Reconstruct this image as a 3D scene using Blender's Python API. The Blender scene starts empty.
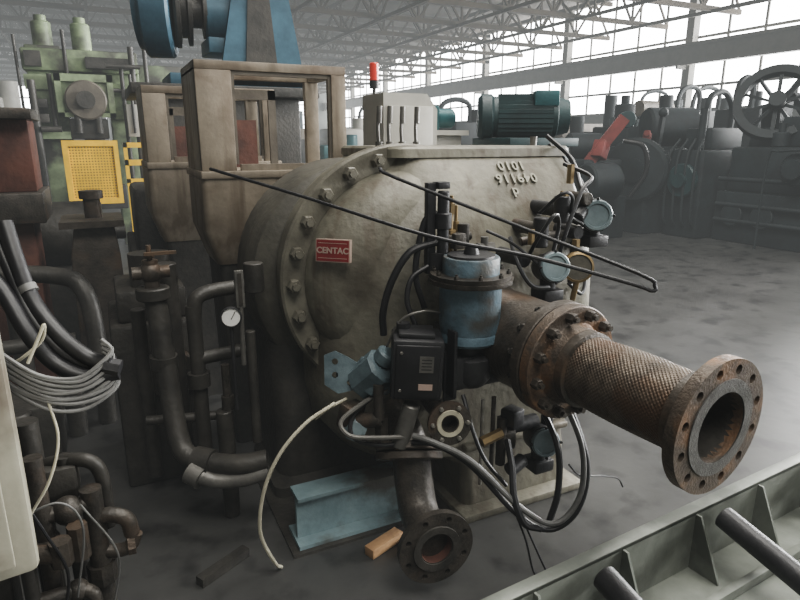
import bpy, bmesh, math, random
from mathutils import Vector, Matrix, Euler
rnd = random.Random(7)
V = Vector
SC = bpy.context.scene
COL = SC.collection
PI = math.pi

# ------------------------------------------------------------------ materials
def M(name, c1, c2=None, scale=6.0, rough=0.6, metal=0.0, bump=0.15, c3=None, s3=2.0, t3=0.6, emis=None, streak=None):
    m = bpy.data.materials.new(name); m.use_nodes = True
    nt = m.node_tree; N = nt.nodes; L = nt.links
    b = N['Principled BSDF']
    tc = N.new('ShaderNodeTexCoord')
    n1 = N.new('ShaderNodeTexNoise'); n1.inputs['Scale'].default_value = scale; n1.inputs['Detail'].default_value = 8; n1.inputs['Roughness'].default_value = 0.65
    L.new(tc.outputs['Object'], n1.inputs['Vector'])
    r = N.new('ShaderNodeValToRGB')
    r.color_ramp.elements[0].position = 0.35; r.color_ramp.elements[1].position = 0.65
    c2 = c2 or tuple(x*0.6 for x in c1)
    r.color_ramp.elements[0].color = (*c2, 1); r.color_ramp.elements[1].color = (*c1, 1)
    L.new(n1.outputs['Fac'], r.inputs['Fac'])
    out = r.outputs['Color']
    def over(out, col, sc, thr, vec):
        n3 = N.new('ShaderNodeTexNoise'); n3.inputs['Scale'].default_value = sc; n3.inputs['Detail'].default_value = 6
        L.new(vec, n3.inputs['Vector'])
        r3 = N.new('ShaderNodeValToRGB'); r3.color_ramp.elements[0].position = thr-0.08; r3.color_ramp.elements[1].position = thr+0.06
        L.new(n3.outputs['Fac'], r3.inputs['Fac'])
        mx = N.new('ShaderNodeMix'); mx.data_type = 'RGBA'
        L.new(r3.outputs['Color'], mx.inputs[0]); L.new(out, mx.inputs[6]); mx.inputs[7].default_value = (*col, 1)
        return mx.outputs[2]
    if c3: out = over(out, c3, s3, t3, tc.outputs['Object'])
    if streak:
        mp = N.new('ShaderNodeMapping'); mp.inputs['Scale'].default_value = (14, 14, 1.2)
        L.new(tc.outputs['Object'], mp.inputs['Vector'])
        out = over(out, streak, 1.0, 0.60, mp.outputs['Vector'])
    L.new(out, b.inputs['Base Color'])
    b.inputs['Roughness'].default_value = rough
    b.inputs['Metallic'].default_value = metal
    if bump:
        n2 = N.new('ShaderNodeTexNoise'); n2.inputs['Scale'].default_value = scale*8; n2.inputs['Detail'].default_value = 4
        L.new(tc.outputs['Object'], n2.inputs['Vector'])
        bp = N.new('ShaderNodeBump'); bp.inputs['Strength'].default_value = bump; bp.inputs['Distance'].default_value = 0.01
        L.new(n2.outputs['Fac'], bp.inputs['Height']); L.new(bp.outputs['Normal'], b.inputs['Normal'])
    if emis:
        b.inputs['Emission Color'].default_value = (*emis[0], 1); b.inputs['Emission Strength'].default_value = emis[1]
    return m

CAST = M('cast_grey_brown', (0.215,0.205,0.162), (0.13,0.124,0.098), 3.5, 0.5, 0.05, 0.45, (0.075,0.066,0.05), 1.8, 0.60, streak=(0.12,0.105,0.08))
CASTL = M('cast_lettering_paint', (0.30,0.29,0.235), (0.26,0.25,0.20), 4, 0.55, 0.0, 0.05)
HOUS = M('dusty_housing', (0.12,0.113,0.092), (0.055,0.052,0.043), 4, 0.6, 0.05, 0.3)
CASTD = M('cast_dark', (0.058,0.054,0.047), (0.022,0.021,0.019), 5, 0.5, 0.1, 0.3)
RINGM = M('ring_paint', (0.195,0.185,0.148), (0.105,0.098,0.078), 8, 0.5, 0.1, 0.2)
BLACK = M('black_paint', (0.028,0.028,0.030), (0.013,0.013,0.015), 9, 0.45, 0.1, 0.15)
RUBBER = M('black_rubber', (0.016,0.016,0.018), (0.009,0.009,0.010), 9, 0.42, 0, 0.05)
DARKPIPE = M('dark_greasy_steel', (0.075,0.066,0.056), (0.026,0.024,0.021), 12, 0.45, 0.3, 0.25, (0.095,0.065,0.045), 5, 0.64)
BROWNPIPE = M('brown_steel', (0.092,0.078,0.064), (0.04,0.034,0.028), 10, 0.45, 0.3, 0.25, (0.12,0.08,0.052), 4, 0.61)
RUSTFL = M('rusty_flange', (0.135,0.106,0.082), (0.065,0.052,0.042), 14, 0.5, 0.35, 0.35, (0.20,0.115,0.065), 7, 0.59)
RAISED = M('scraped_flange_face', (0.16,0.157,0.152), (0.09,0.088,0.084), 20, 0.42, 0.5, 0.3)
STEEL = M('worn_steel', (0.36,0.35,0.32), (0.2,0.19,0.17), 14, 0.45, 0.7, 0.15)
BRAID = M('braided_steel', (0.15,0.12,0.093), (0.06,0.048,0.038), 16, 0.48, 0.45, 0.3, (0.10,0.062,0.04), 7, 0.56)
BLUE = M('faded_blue_paint', (0.135,0.20,0.245), (0.075,0.12,0.15), 11, 0.5, 0, 0.25, (0.08,0.082,0.078), 7, 0.57)
TEAL = M('teal_paint', (0.11,0.15,0.165), (0.05,0.075,0.088), 10, 0.5, 0, 0.15)
GBLUE = M('grey_blue_cap', (0.20,0.25,0.265), (0.13,0.17,0.185), 10, 0.45, 0, 0.1)
TEALBEAM = M('pale_blue_beam', (0.20,0.27,0.285), (0.125,0.18,0.195), 5, 0.6, 0.0, 0.2, (0.07,0.07,0.062), 4, 0.57)
RED = M('red_enamel', (0.28,0.035,0.035), (0.19,0.025,0.028), 8, 0.45, 0, 0.03)
CREAM = M('cream_enamel', (0.46,0.35,0.30), (0.36,0.27,0.23), 8, 0.4, 0, 0.0)
WHITE = M('white_dial', (0.75,0.75,0.72), (0.62,0.62,0.6), 8, 0.4, 0, 0.0)
TAN = M('grey_brown_paint', (0.29,0.25,0.195), (0.19,0.163,0.127), 4, 0.5, 0.1, 0.2, (0.12,0.09,0.062), 3, 0.61, streak=(0.15,0.12,0.088))
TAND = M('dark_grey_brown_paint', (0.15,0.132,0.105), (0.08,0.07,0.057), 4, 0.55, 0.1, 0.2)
GREYCAB = M('grey_cabinet_paint', (0.40,0.39,0.35), (0.31,0.30,0.27), 3, 0.5, 0, 0.08)
BEIGE = M('beige_cabinet_paint', (0.28,0.27,0.215), (0.18,0.174,0.138), 3, 0.5, 0, 0.1, (0.11,0.095,0.072), 5, 0.58)
TRAY = M('grey_green_tray_paint', (0.20,0.215,0.19), (0.13,0.14,0.123), 4, 0.4, 0.05, 0.1, (0.075,0.082,0.07), 3, 0.58)
PRESS = M('press_green_paint', (0.28,0.36,0.20), (0.14,0.185,0.11), 3, 0.55, 0, 0.1, (0.05,0.05,0.04), 2, 0.58)
YELLOW = M('yellow_guard', (0.80,0.50,0.02), (0.55,0.35,0.02), 3, 0.5, 0, 0.1)
RUST = M('red_brown_rust', (0.14,0.055,0.038), (0.06,0.028,0.022), 4, 0.7, 0.1, 0.3)
NAVY = M('navy_machine_paint', (0.010,0.017,0.020), (0.004,0.007,0.009), 4, 0.7, 0.0, 0.1)
NAVY2 = M('blue_machine_paint', (0.05,0.12,0.17), (0.025,0.065,0.095), 4, 0.5, 0.1, 0.1)
TEALD = M('dark_teal_machine', (0.014,0.044,0.047), (0.008,0.022,0.025), 4, 0.55, 0.0, 0.1)
TEALM = M('teal_motor', (0.03,0.12,0.13), (0.02,0.07,0.08), 5, 0.4, 0.1, 0.1)
REDB = M('faded_red_paint', (0.20,0.035,0.03), (0.11,0.025,0.02), 4, 0.7, 0, 0.1)
GREYCBL = M('grey_cable', (0.16,0.16,0.155), (0.095,0.095,0.092), 10, 0.5, 0, 0.03)
WHITEH = M('off_white_tubing', (0.48,0.46,0.36), (0.34,0.32,0.25), 10, 0.45, 0, 0.03)
WOOD = M('timber', (0.42,0.26,0.13), (0.28,0.17,0.09), 9, 0.7, 0, 0.2)
BRASS = M('brass', (0.30,0.22,0.11), (0.16,0.12,0.065), 9, 0.45, 0.7, 0.1)
REDLAMP = M('red_lamp_lens', (0.6,0.06,0.04), (0.5,0.04,0.03), 8, 0.3, 0, 0, emis=((1,0.1,0.05),0.1))
GALV = M('galvanised_pipe', (0.17,0.165,0.152), (0.10,0.097,0.09), 10, 0.45, 0.4, 0.1)

# ------------------------------------------------------------------ mesh builder
def frame(axis, up=None):
    z = V(axis).normalized()
    u = V(up) if up else (V((0,0,1)) if abs(z.z) < 0.95 else V((0,1,0)))
    x = u.cross(z).normalized(); y = z.cross(x)
    return Matrix((x, y, z)).transposed()

def catmull(P, n=8):
    P = [V(p) for p in P]
    if len(P) < 3: return P
    Q = [P[0]*2-P[1]] + P + [P[-1]*2-P[-2]]
    out = []
    for i in range(1, len(Q)-2):
        a,b,c,d = Q[i-1],Q[i],Q[i+1],Q[i+2]
        for k in range(n):
            t = k/n
            out.append(0.5*((2*b)+(c-a)*t+(2*a-5*b+4*c-d)*t*t+(3*b-a-3*c+d)*t**3))
    out.append(P[-1]); return out

class MB:
    def __init__(s): s.v = []; s.f = []
    def add(s, vs, fs):
        o = len(s.v); s.v += [V(x) for x in vs]; s.f += [tuple(i+o for i in f) for f in fs]; return s
    def box(s, c, sz, rot=(0,0,0), bev=0.0):
        bm = bmesh.new(); bmesh.ops.create_cube(bm, size=1)
        for v in bm.verts: v.co = V((v.co.x*sz[0], v.co.y*sz[1], v.co.z*sz[2]))
        if bev: bmesh.ops.bevel(bm, geom=bm.edges[:], offset=bev, segments=2, profile=0.5, affect='EDGES')
        R = Euler(rot).to_matrix(); c = V(c); bm.verts.index_update()
        s.add([R@v.co+c for v in bm.verts], [[v.index for v in f.verts] for f in bm.faces]); bm.free(); return s
    def bb(s, lo, hi, bev=0.0):
        return s.box([(a+b)/2 for a,b in zip(lo,hi)], [abs(b-a) for a,b in zip(lo,hi)], bev=bev)
    def beam(s, a, b, w, h=None, bev=0):
        a=V(a); b=V(b); h = h or w; F = frame(b-a); L=(b-a).length
        vs=[]
        for t in (0,L):
            for x,y in ((-1,-1),(1,-1),(1,1),(-1,1)): vs.append(a+F@V((x*w/2,y*h/2,t)))
        return s.add(vs, [(3,2,1,0),(4,5,6,7),(0,1,5,4),(1,2,6,5),(2,3,7,6),(3,0,4,7)])
    def lathe(s, p, axis, prof, seg=32, mod=None):
        F = frame(axis); p = V(p); vs=[]; fs=[]
        rings=[]
        for r,h in prof:
            if r < 1e-6: vs.append(p+F@V((0,0,h))); rings.append([len(vs)-1])
            else:
                ids=[]
                for k in range(seg):
                    a=2*PI*k/seg; rr = r+(mod(a,h) if mod else 0)
                    vs.append(p+F@V((rr*math.cos(a), rr*math.sin(a), h))); ids.append(len(vs)-1)
                rings.append(ids)
        for A,B in zip(rings, rings[1:]):
            for k in range(seg):
                k2=(k+1)%seg
                if len(A)==1 and len(B)==1: continue
                if len(A)==1: fs.append((A[0],B[k],B[k2]))
                elif len(B)==1: fs.append((A[k],A[k2],B[0]))
                else: fs.append((A[k],A[k2],B[k2],B[k]))
        return s.add(vs, fs)
    def cyl(s, a, b, r, r2=None, seg=24, bev=0.0):
        a=V(a); b=V(b); L=(b-a).length; r2 = r if r2 is None else r2
        pr = [(0,0),(r-bev,0),(r,bev),(r2,L-bev),(r2-bev,L),(0,L)] if bev else [(0,0),(r,0),(r2,L),(0,L)]
        return s.lathe(a, b-a, pr, seg)
    def ball(s, c, r, seg=16, n=8, sq=(1,1,1)):
        o=len(s.v); s.lathe((0,0,0),(0,0,1),[(r*math.sin(PI*i/n) if 0<i<n else 0, -r*math.cos(PI*i/n)) for i in range(n+1)],seg)
        for i in range(o,len(s.v)): q=s.v[i]; s.v[i]=V((q.x*sq[0],q.y*sq[1],q.z*sq[2]))+V(c)
        return s
    def sweep(s, P, r, seg=10, n=8, smooth=True):
        P = catmull(P, n) if smooth else [V(p) for p in P]
        T=[]
        for i in range(len(P)):
            t=(P[min(i+1,len(P)-1)]-P[max(i-1,0)]).normalized(); T.append(t)
        x = frame(T[0]).col[0].copy(); vs=[]; fs=[]
        for i,p in enumerate(P):
            x = (x - T[i]*x.dot(T[i])).normalized(); y=T[i].cross(x)
            for k in range(seg):
                a=2*PI*k/seg; vs.append(p+x*(r*math.cos(a))+y*(r*math.sin(a)))
        for i in range(len(P)-1):
            for k in range(seg):
                k2=(k+1)%seg; fs.append((i*seg+k,i*seg+k2,(i+1)*seg+k2,(i+1)*seg+k))
        fs.append(tuple(range(seg-1,-1,-1))); fs.append(tuple((len(P)-1)*seg+k for k in range(seg)))
        return s.add(vs, fs)
    def loft(s, levels, n=10):
        vs=[]; fs=[]; m=4*n
        for lv in levels:
            z,xl,xr,yf,yb,c = lv[:6]; cl = lv[6] if len(lv)>6 else c   # cl: front-left corner radius
            for (cx,cy,a0,cr) in ((xr-c,yb-c,0,c),(xl+c,yb-c,PI/2,c),(xl+cl,yf+cl,PI,cl),(xr-c,yf+c,1.5*PI,c)):
                for k in range(n):
                    a=a0+PI/2*k/(n-1); vs.append((cx+cr*math.cos(a), cy+cr*math.sin(a), z))
        for i in range(len(levels)-1):
            for k in range(m):
                k2=(k+1)%m; fs.append((i*m+k,i*m+k2,(i+1)*m+k2,(i+1)*m+k))
        fs.append(tuple(range(m-1,-1,-1))); fs.append(tuple((len(levels)-1)*m+k for k in range(m)))
        return s.add(vs, fs)
    def prism(s, poly, F, p, t):
        p=V(p); n=len(poly); vs=[p+F@V((x,y,0)) for x,y in poly]+[p+F@V((x,y,t)) for x,y in poly]
        fs=[tuple(range(n-1,-1,-1)), tuple(range(n,2*n))]+[(i,(i+1)%n,(i+1)%n+n,i+n) for i in range(n)]
        return s.add(vs, fs)
    def mesh(s, me, mat4):
        return s.add([mat4@v.co for v in me.vertices], [tuple(p.vertices) for p in me.polygons])
    def holed(s, p, axis, r, holes, t, poly=None, seg=48, up=None):
        cu = bpy.data.curves.new('tmp','CURVE'); cu.dimensions='2D'; cu.fill_mode='BOTH'; cu.extrude=t/2
        def sp(pts):
            q=cu.splines.new('POLY'); q.points.add(len(pts)-1)
            for i,(x,y) in enumerate(pts): q.points[i].co=(x,y,0,1)
            q.use_cyclic_u=True
        sp(poly or [(r*math.cos(2*PI*k/seg), r*math.sin(2*PI*k/seg)) for k in range(seg)])
        for hx,hy,hr in holes:
            ns = 32 if hr>0.03 else 14
            sp([(hx+hr*math.cos(2*PI*k/ns), hy+hr*math.sin(2*PI*k/ns)) for k in range(ns)])
        o=bpy.data.objects.new('tmp',cu); COL.objects.link(o)
        dg=bpy.context.evaluated_depsgraph_get(); dg.update()
        me=bpy.data.meshes.new_from_object(o.evaluated_get(dg))
        s.mesh(me, Matrix.Translation(V(p)) @ frame(axis,up).to_4x4())
        bpy.data.objects.remove(o); bpy.data.curves.remove(cu); bpy.data.meshes.remove(me); return s

def text_mb(body, size, mat4, ext=0.002, off=0.0, space=1.0):
    cu=bpy.data.curves.new('tmp','FONT'); cu.body=body; cu.size=size; cu.extrude=ext; cu.align_x='CENTER'; cu.align_y='CENTER'
    cu.offset = off; cu.space_character=space
    o=bpy.data.objects.new('tmp',cu); COL.objects.link(o)
    dg=bpy.context.evaluated_depsgraph_get(); dg.update()
    me=bpy.data.meshes.new_from_object(o.evaluated_get(dg)); mb=MB().mesh(me, mat4)
    bpy.data.objects.remove(o); bpy.data.curves.remove(cu); bpy.data.meshes.remove(me); return mb

def mkobj(name, mb, mat, base=V((0,0,0)), ang=35):
    me=bpy.data.meshes.new(name)
    me.from_pydata([v-base for v in mb.v], [], mb.f)
    bm=bmesh.new(); bm.from_mesh(me); bmesh.ops.recalc_face_normals(bm, faces=bm.faces[:]); bm.to_mesh(me); bm.free()
    for p in me.polygons: p.use_smooth=True
    me.set_sharp_from_angle(angle=math.radians(ang))
    me.materials.append(mat)
    o=bpy.data.objects.new(name, me); COL.objects.link(o); return o

def thing(name, loc, label, cat, group=None):
    o=bpy.data.objects.new(name, None); COL.objects.link(o); o.location=loc; o.empty_display_size=0.1
    o['label']=label; o['category']=cat
    if group: o['group']=group
    return o
def base_of(par):
    b=V((0,0,0))
    while par is not None: b=b+V(par.location); par=par.parent
    return b
def part(par, name, mb, mat, label=None, ang=35):
    o=mkobj(name, mb, mat, base_of(par), ang); o.parent=par
    if label: o['label']=label
    return o
def solo(name, mb, mat, label, cat, group=None, loc=None):
    loc = V(loc) if loc else V((0,0,0))
    o=mkobj(name, mb, mat, loc); o.location=loc; o['label']=label; o['category']=cat
    if group: o['group']=group
    return o
def structure(name, mb, mat):
    o=mkobj(name, mb, mat); o['kind']='structure'; return o

_bolt={}
def bolts(par, c, axis, R, n, r=0.012, h=0.014, mat=DARKPIPE, a0=0.0, name='bolt'):
    key=(round(r,4),round(h,4),mat.name)
    if key not in _bolt:
        mb=MB().lathe((0,0,0),(0,0,1),[(0,0),(r,0),(r,h*0.8),(r*0.85,h),(0,h)],6)
        mb.lathe((0,0,h),(0,0,1),[(r*0.5,-0.001),(r*0.5,h*0.5),(0,h*0.5)],10)
        me=bpy.data.meshes.new('bolt'); me.from_pydata(mb.v,[],mb.f); me.materials.append(mat); _bolt[key]=me
    F=frame(axis); b=base_of(par)
    for k in range(n):
        a=a0+2*PI*k/n
        p=V(c)+F@V((R*math.cos(a),R*math.sin(a),0))
        o=bpy.data.objects.new(name,_bolt[key]); COL.objects.link(o); o.parent=par
        o.matrix_local=Matrix.Translation(p-b)@F.to_4x4()

# ------------------------------------------------------------------ room shell
FLOORM = M('concrete_floor', (0.070,0.070,0.068), (0.042,0.042,0.041), 1.6, 0.36, 0, 0.10, (0.024,0.024,0.024), 4.5, 0.60)
WALLM = M('wall_paint', (0.16,0.165,0.15), (0.11,0.115,0.105), 0.5, 0.8, 0, 0)
CEILM = M('ceiling_deck', (0.07,0.053,0.034), (0.038,0.03,0.02), 0.4, 0.8, 0, 0)
TRUSSM = M('truss_steel', (0.06,0.046,0.030), (0.036,0.028,0.019), 1, 0.9, 0, 0)
GIRD = M('girder_paint', (0.15,0.142,0.12), (0.105,0.10,0.085), 1, 0.6, 0, 0)
PANE = M('hazy_window_glass', (0.8,0.82,0.82), (0.75,0.77,0.77), 0.3, 0.3, 0, 0, emis=((0.98,0.99,1.0),14.0))
X0,X1,Y0,Y1,H = -20.0,21.6,-14.0,62.0,8.0
structure('floor', MB().bb((X0,Y0,-0.1),(X1,Y1,0)), FLOORM)
structure('ceiling', MB().bb((X0,Y0,H),(X1,Y1,H+0.1)), CEILM)
structure('wall_right', MB().bb((X1,Y0,0),(X1+0.2,Y1,2.85)), WALLM)
structure('wall_left', MB().bb((X0-0.2,Y0,0),(X0,Y1,H)), WALLM)
structure('wall_back', MB().bb((X0,Y1,0),(X1,Y1+0.2,H)), WALLM)
structure('wall_front', MB().bb((X0,Y0-0.2,0),(X1,Y0,H)), WALLM)
cols=[-13.7+7.6*i for i in range(10)]
wi=1; ti=1
for i,y in enumerate(cols):
    y2=min(y+7.6,Y1)
    structure('window_%d'%wi, MB().bb((X1+0.05,y,2.85),(X1+0.08,y2,H)), PANE); wi+=1
    mb=MB()
    for k in range(1,5): mb.bb((X1-0.02,y+k*(y2-y)/5-0.05,2.85),(X1+0.04,y+k*(y2-y)/5+0.05,H))
    for k in range(6): mb.bb((X1-0.03,y,2.85+k*0.95-0.055),(X1+0.05,y2,2.85+k*0.95+0.055))
    structure('trim_%d'%ti, mb, GIRD); ti+=1
    structure('trim_%d'%ti, MB().bb((X1-0.35,y-0.18,0),(X1,y+0.18,H)).bb((X1-0.9,y-0.05,4.45),(X1,y+0.05,4.6)), GIRD); ti+=1
structure('trim_%d'%ti, MB().bb((X1-0.75,Y0,4.6),(X1-0.45,Y1,4.72)).bb((X1-0.62,Y0,4.7),(X1-0.58,Y1,5.35)).bb((X1-0.75,Y0,5.32),(X1-0.45,Y1,5.44)), GIRD); ti+=1
for x in (-17,-12,-7,-2,3,8,13,18):
    structure('window_%d'%wi, MB().bb((x-1.9,Y1-0.06,2.2),(x+1.9,Y1-0.02,6.2)), PANE); wi+=1
    mb=MB()
    for k in range(5): mb.bb((x-1.9+k*0.95-0.05,Y1-0.14,2.2),(x-1.9+k*0.95+0.05,Y1-0.06,6.2))
    for k in range(5): mb.bb((x-1.9,Y1-0.14,2.2+k-0.05),(x+1.9,Y1-0.06,2.2+k+0.05))
    structure('trim_%d'%ti, mb, GIRD); ti+=1
def truss_mb(y):
    mb=MB(); zb,zt=6.35,7.85; n=20; xs=[X0+(X1-X0)*i/n for i in range(n+1)]
    mb.bb((X0,y-0.08,zb-0.09),(X1,y+0.08,zb+0.09)); mb.bb((X0,y-0.08,zt-0.09),(X1,y+0.08,zt+0.09))
    for i in range(n):
        mb.beam((xs[i],y,zb),(xs[i],y,zt),0.08); m=(xs[i]+xs[i+1])/2
        mb.beam((xs[i],y,zb),(m,y,zt),0.08); mb.beam((m,y,zt),(xs[i+1],y,zb),0.08)
    return mb
for i in range(16):
    structure('trim_%d'%ti, truss_mb(8+3.4*i), TRUSSM); ti+=1
for i in range(12):
    x=X0+1.5+i*3.5
    mb=MB().bb((x-0.05,Y0,6.2),(x+0.05,Y1,6.32)).bb((x-0.06,Y0,7.6),(x+0.06,Y1,7.78))
    if i%2==0:
        for k in range(15):
            mb.beam((x,8+3.4*k,6.3),(x,9.7+3.4*k,7.7),0.07); mb.beam((x,9.7+3.4*k,7.7),(x,11.4+3.4*k,6.3),0.07)
    structure('trim_%d'%ti, mb, TRUSSM); ti+=1
for k,(x,y) in enumerate([(-7,24),(-7,32),(-7,40),(-7,48),(5.5,31.6),(5.5,39.5),(5.5,47)]):
    structure('trim_%d'%ti, MB().bb((x-0.15,y-0.15,0),(x+0.15,y+0.15,6.3)), TRUSSM); ti+=1

# ------------------------------------------------------------------ compressor
K = thing('centrifugal_compressor', (0.1,0.4,0), 'grey-brown cast centrifugal compressor with bolted ring and braided suction hose', 'compressor')
part(K,'gearcase', MB().loft([
    (0.0,0.10,0.66,-0.10,0.84,0.05),(0.22,0.10,0.67,-0.09,0.84,0.05),(0.27,0.00,0.68,-0.08,0.84,0.08,0.14),(0.30,-0.34,0.72,-0.07,0.84,0.09,0.36),
    (0.40,-0.42,0.74,-0.07,0.84,0.1,0.40),(0.55,-0.45,0.77,-0.07,0.84,0.1,0.46),(0.70,-0.455,0.80,-0.07,0.84,0.1,0.49),(0.85,-0.45,0.82,-0.065,0.84,0.1,0.50),(1.0,-0.44,0.83,-0.05,0.84,0.1,0.50),(1.12,-0.42,0.83,-0.025,0.84,0.1,0.48),
    (1.24,-0.38,0.83,0.015,0.84,0.1,0.45),(1.34,-0.31,0.83,0.06,0.84,0.1,0.42),(1.43,-0.22,0.83,0.12,0.84,0.1,0.34),(1.50,-0.13,0.83,0.18,0.84,0.09,0.22),(1.535,-0.09,0.83,0.215,0.84,0.08,0.14)],n=16), CAST, ang=70)
part(K,'top_cover', MB().loft([(1.53,-0.10,0.85,0.20,0.85,0.07),(1.565,-0.10,0.85,0.205,0.85,0.07),(1.575,-0.09,0.84,0.215,0.84,0.06)]), CAST)
cc=V((-0.015,0.3,1.03))
cov=part(K,'end_cover', MB().lathe(cc,(0,-1,0),[(0.465,-0.02),(0.46,0.03),(0.455,0.07),(0.442,0.108),(0.416,0.145),(0.376,0.178),(0.32,0.203),(0.24,0.222),(0.12,0.232),(0,0.235)],80), CAST, ang=60)
ring=part(K,'bolted_ring', MB().lathe(cc,(0,-1,0),[(0.44,-0.03),(0.547,-0.03),(0.558,-0.02),(0.558,0.03),(0.549,0.04),(0.460,0.04),(0.454,0.034),(0.44,-0.03)],80), RINGM)
part(ring,'ring_shoulder', MB().lathe(cc,(0,-1,0),[(0.44,-0.09),(0.545,-0.09),(0.545,-0.042),(0.44,-0.042)],72), RINGM)
bolts(ring, cc+V((0,-0.040,0)), (0,-1,0), 0.508, 24, 0.029, 0.034, RINGM, name='bolt')
part(K,'gear_housing', MB().lathe((-0.13,0.42,1.0),(0,1,0),[(0.40,-0.03),(0.47,0.0),(0.51,0.04),(0.52,0.1),(0.52,0.33),(0.48,0.40),(0,0.40)],56), HOUS, 'dusty round gear housing')
part(K,'cooler_casing', MB().loft([(0.0,-0.62,0.0,0.35,0.84,0.05),(0.06,-0.62,0.0,0.35,0.84,0.05),(0.08,-0.58,0.0,0.4,0.84,0.08),(0.7,-0.58,0.0,0.4,0.84,0.12),(0.85,-0.5,0.0,0.45,0.83,0.12)]), CASTD, 'grimy intercooler casing')
nd=V((-0.66,-0.74,0.10)).normalized(); npc=V((-0.395,0.113,1.187))+nd*0.012
Fn=frame(nd)
pl=part(K,'nameplate', MB().prism([(-0.070,-0.044),(0.070,-0.044),(0.070,0.044),(-0.070,0.044)],Fn,npc-nd*0.02,0.024), CREAM,'red enamel maker plate with cream border')
part(pl,'plate_field', MB().prism([(-0.0665,-0.0405),(0.0665,-0.0405),(0.0665,0.0405),(-0.0665,0.0405)],Fn,npc+nd*0.004,0.0015), RED)
part(pl,'plate_lettering', text_mb('CENTAC',0.0325,Matrix.Translation(npc+nd*0.0065)@Fn.to_4x4(),0.0008,0.0011,1.04), CREAM)
part(pl,'plate_outline', MB().prism([(-0.060,0.028),(0.060,0.028),(0.060,0.030),(-0.060,0.030)],Fn,npc+nd*0.0055,0.001), CREAM)
part(pl,'plate_outline', MB().prism([(-0.060,-0.030),(0.060,-0.030),(0.060,-0.028),(-0.060,-0.028)],Fn,npc+nd*0.0055,0.001), CREAM)
tn=V((0,-0.76,0.65)).normalized(); Ft=frame(tn)@Matrix.Rotation(PI,3,'Z')
for txt,z,y,x in (('1010',1.487,0.169,0.46),('049116',1.436,0.125,0.46),('d',1.378,0.083,0.43)):
    part(K,'cast_lettering', text_mb(txt,0.066,Matrix.Translation((x,y-0.004,z+0.004))@Ft.to_4x4(),0.005,0.0014,1.12), CASTL)
for i,x in enumerate((-0.09,-0.04,0.02,0.09)):
    part(K,'lever_handle', MB().sweep([(x,0.36,1.57),(x-0.005,0.36,1.65),(x+0.008,0.37,1.73)],0.008,8).cyl((x,0.36,1.57),(x,0.36,1.595),0.016).cyl((x+0.002,0.363,1.67),(x+0.008,0.37,1.74),0.012), GALV)
part(K,'casting_rib', MB().bb((0.10,-0.105,0.30),(0.66,-0.06,0.33),0.01), CAST)
part(K,'foot_plate', MB().bb((0.06,-0.17,0.0),(0.72,0.2,0.035),0.006), CAST)
# ---- suction line
A=V((0.205,0.05,0.845)); B=V((0.30,-1.085,0.825)); ax=(B-A).normalized(); Ls=(B-A).length
def S(t): return A+ax*t
part(K,'suction_stub', MB().lathe(S(0),ax,[(0.22,-0.02),(0.20,0.10),(0.182,0.16),(0.178,0.44),(0.185,0.47),(0.185,0.50)],48), BROWNPIPE)
f1=part(K,'pipe_flange', MB().lathe(S(0.49),ax,[(0.1,0),(0.206,0),(0.21,0.004),(0.21,0.042),(0.206,0.046),(0.1,0.046),(0.1,0)],56), BROWNPIPE)
f2=part(K,'pipe_flange', MB().lathe(S(0.541),ax,[(0.1,0),(0.206,0),(0.21,0.004),(0.21,0.042),(0.206,0.046),(0.15,0.046),(0.140,0.06),(0.137,0.09),(0.1,0.09),(0.1,0)],56), RUSTFL)
bolts(f1,S(0.49),-ax,0.180,12,0.020,0.028,DARKPIPE,a0=0.2); bolts(f2,S(0.587),ax,0.180,12,0.020,0.028,BROWNPIPE,a0=0.2)
nA=56
def braid(a,h): return 0.00085*(math.sin(a*nA+h*450+0.5*math.sin(h*37+a*3))+math.sin(a*nA-h*450+0.5*math.sin(a*5-h*29)))+0.0006*math.sin(a*3+h*21)
prof=[(0.121+0.005*math.exp(-((h-0.22)/0.13)**2),h) for h in [0.0018*i for i in range(240)]]
part(K,'braided_hose', MB().lathe(S(0.635),ax,prof,290,braid), BRAID,'braided stainless flexible connector',ang=60)
part(K,'hose_collar', MB().lathe(S(0.62),ax,[(0.1,0),(0.136,0),(0.136,0.045),(0.12,0.05)],48), BROWNPIPE)
part(K,'hose_collar', MB().lathe(S(1.04),ax,[(0.12,-0.005),(0.134,0),(0.134,0.045),(0.14,0.06),(0.145,0.07)],48), BROWNPIPE)
ef=part(K,'end_flange', MB().holed(S(Ls-0.018),ax,0.203,[(0.172*math.cos(2*PI*(k+.5)/12),0.172*math.sin(2*PI*(k+.5)/12),0.0145) for k in range(12)]+[(0,0,0.105)],0.036), RUSTFL,'rusty pipe flange with twelve open bolt holes',ang=30)
part(ef,'raised_face', MB().lathe(S(Ls),ax,[(0.105,-0.01),(0.145,-0.001),(0.145,0.004),(0.107,0.004),(0.105,-0.01)],48), RAISED)
part(ef,'pipe_bore', MB().lathe(S(Ls),ax,[(0.106,0.003),(0.104,-0.05),(0.104,-0.4),(0,-0.4)],40), CASTD)
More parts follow.
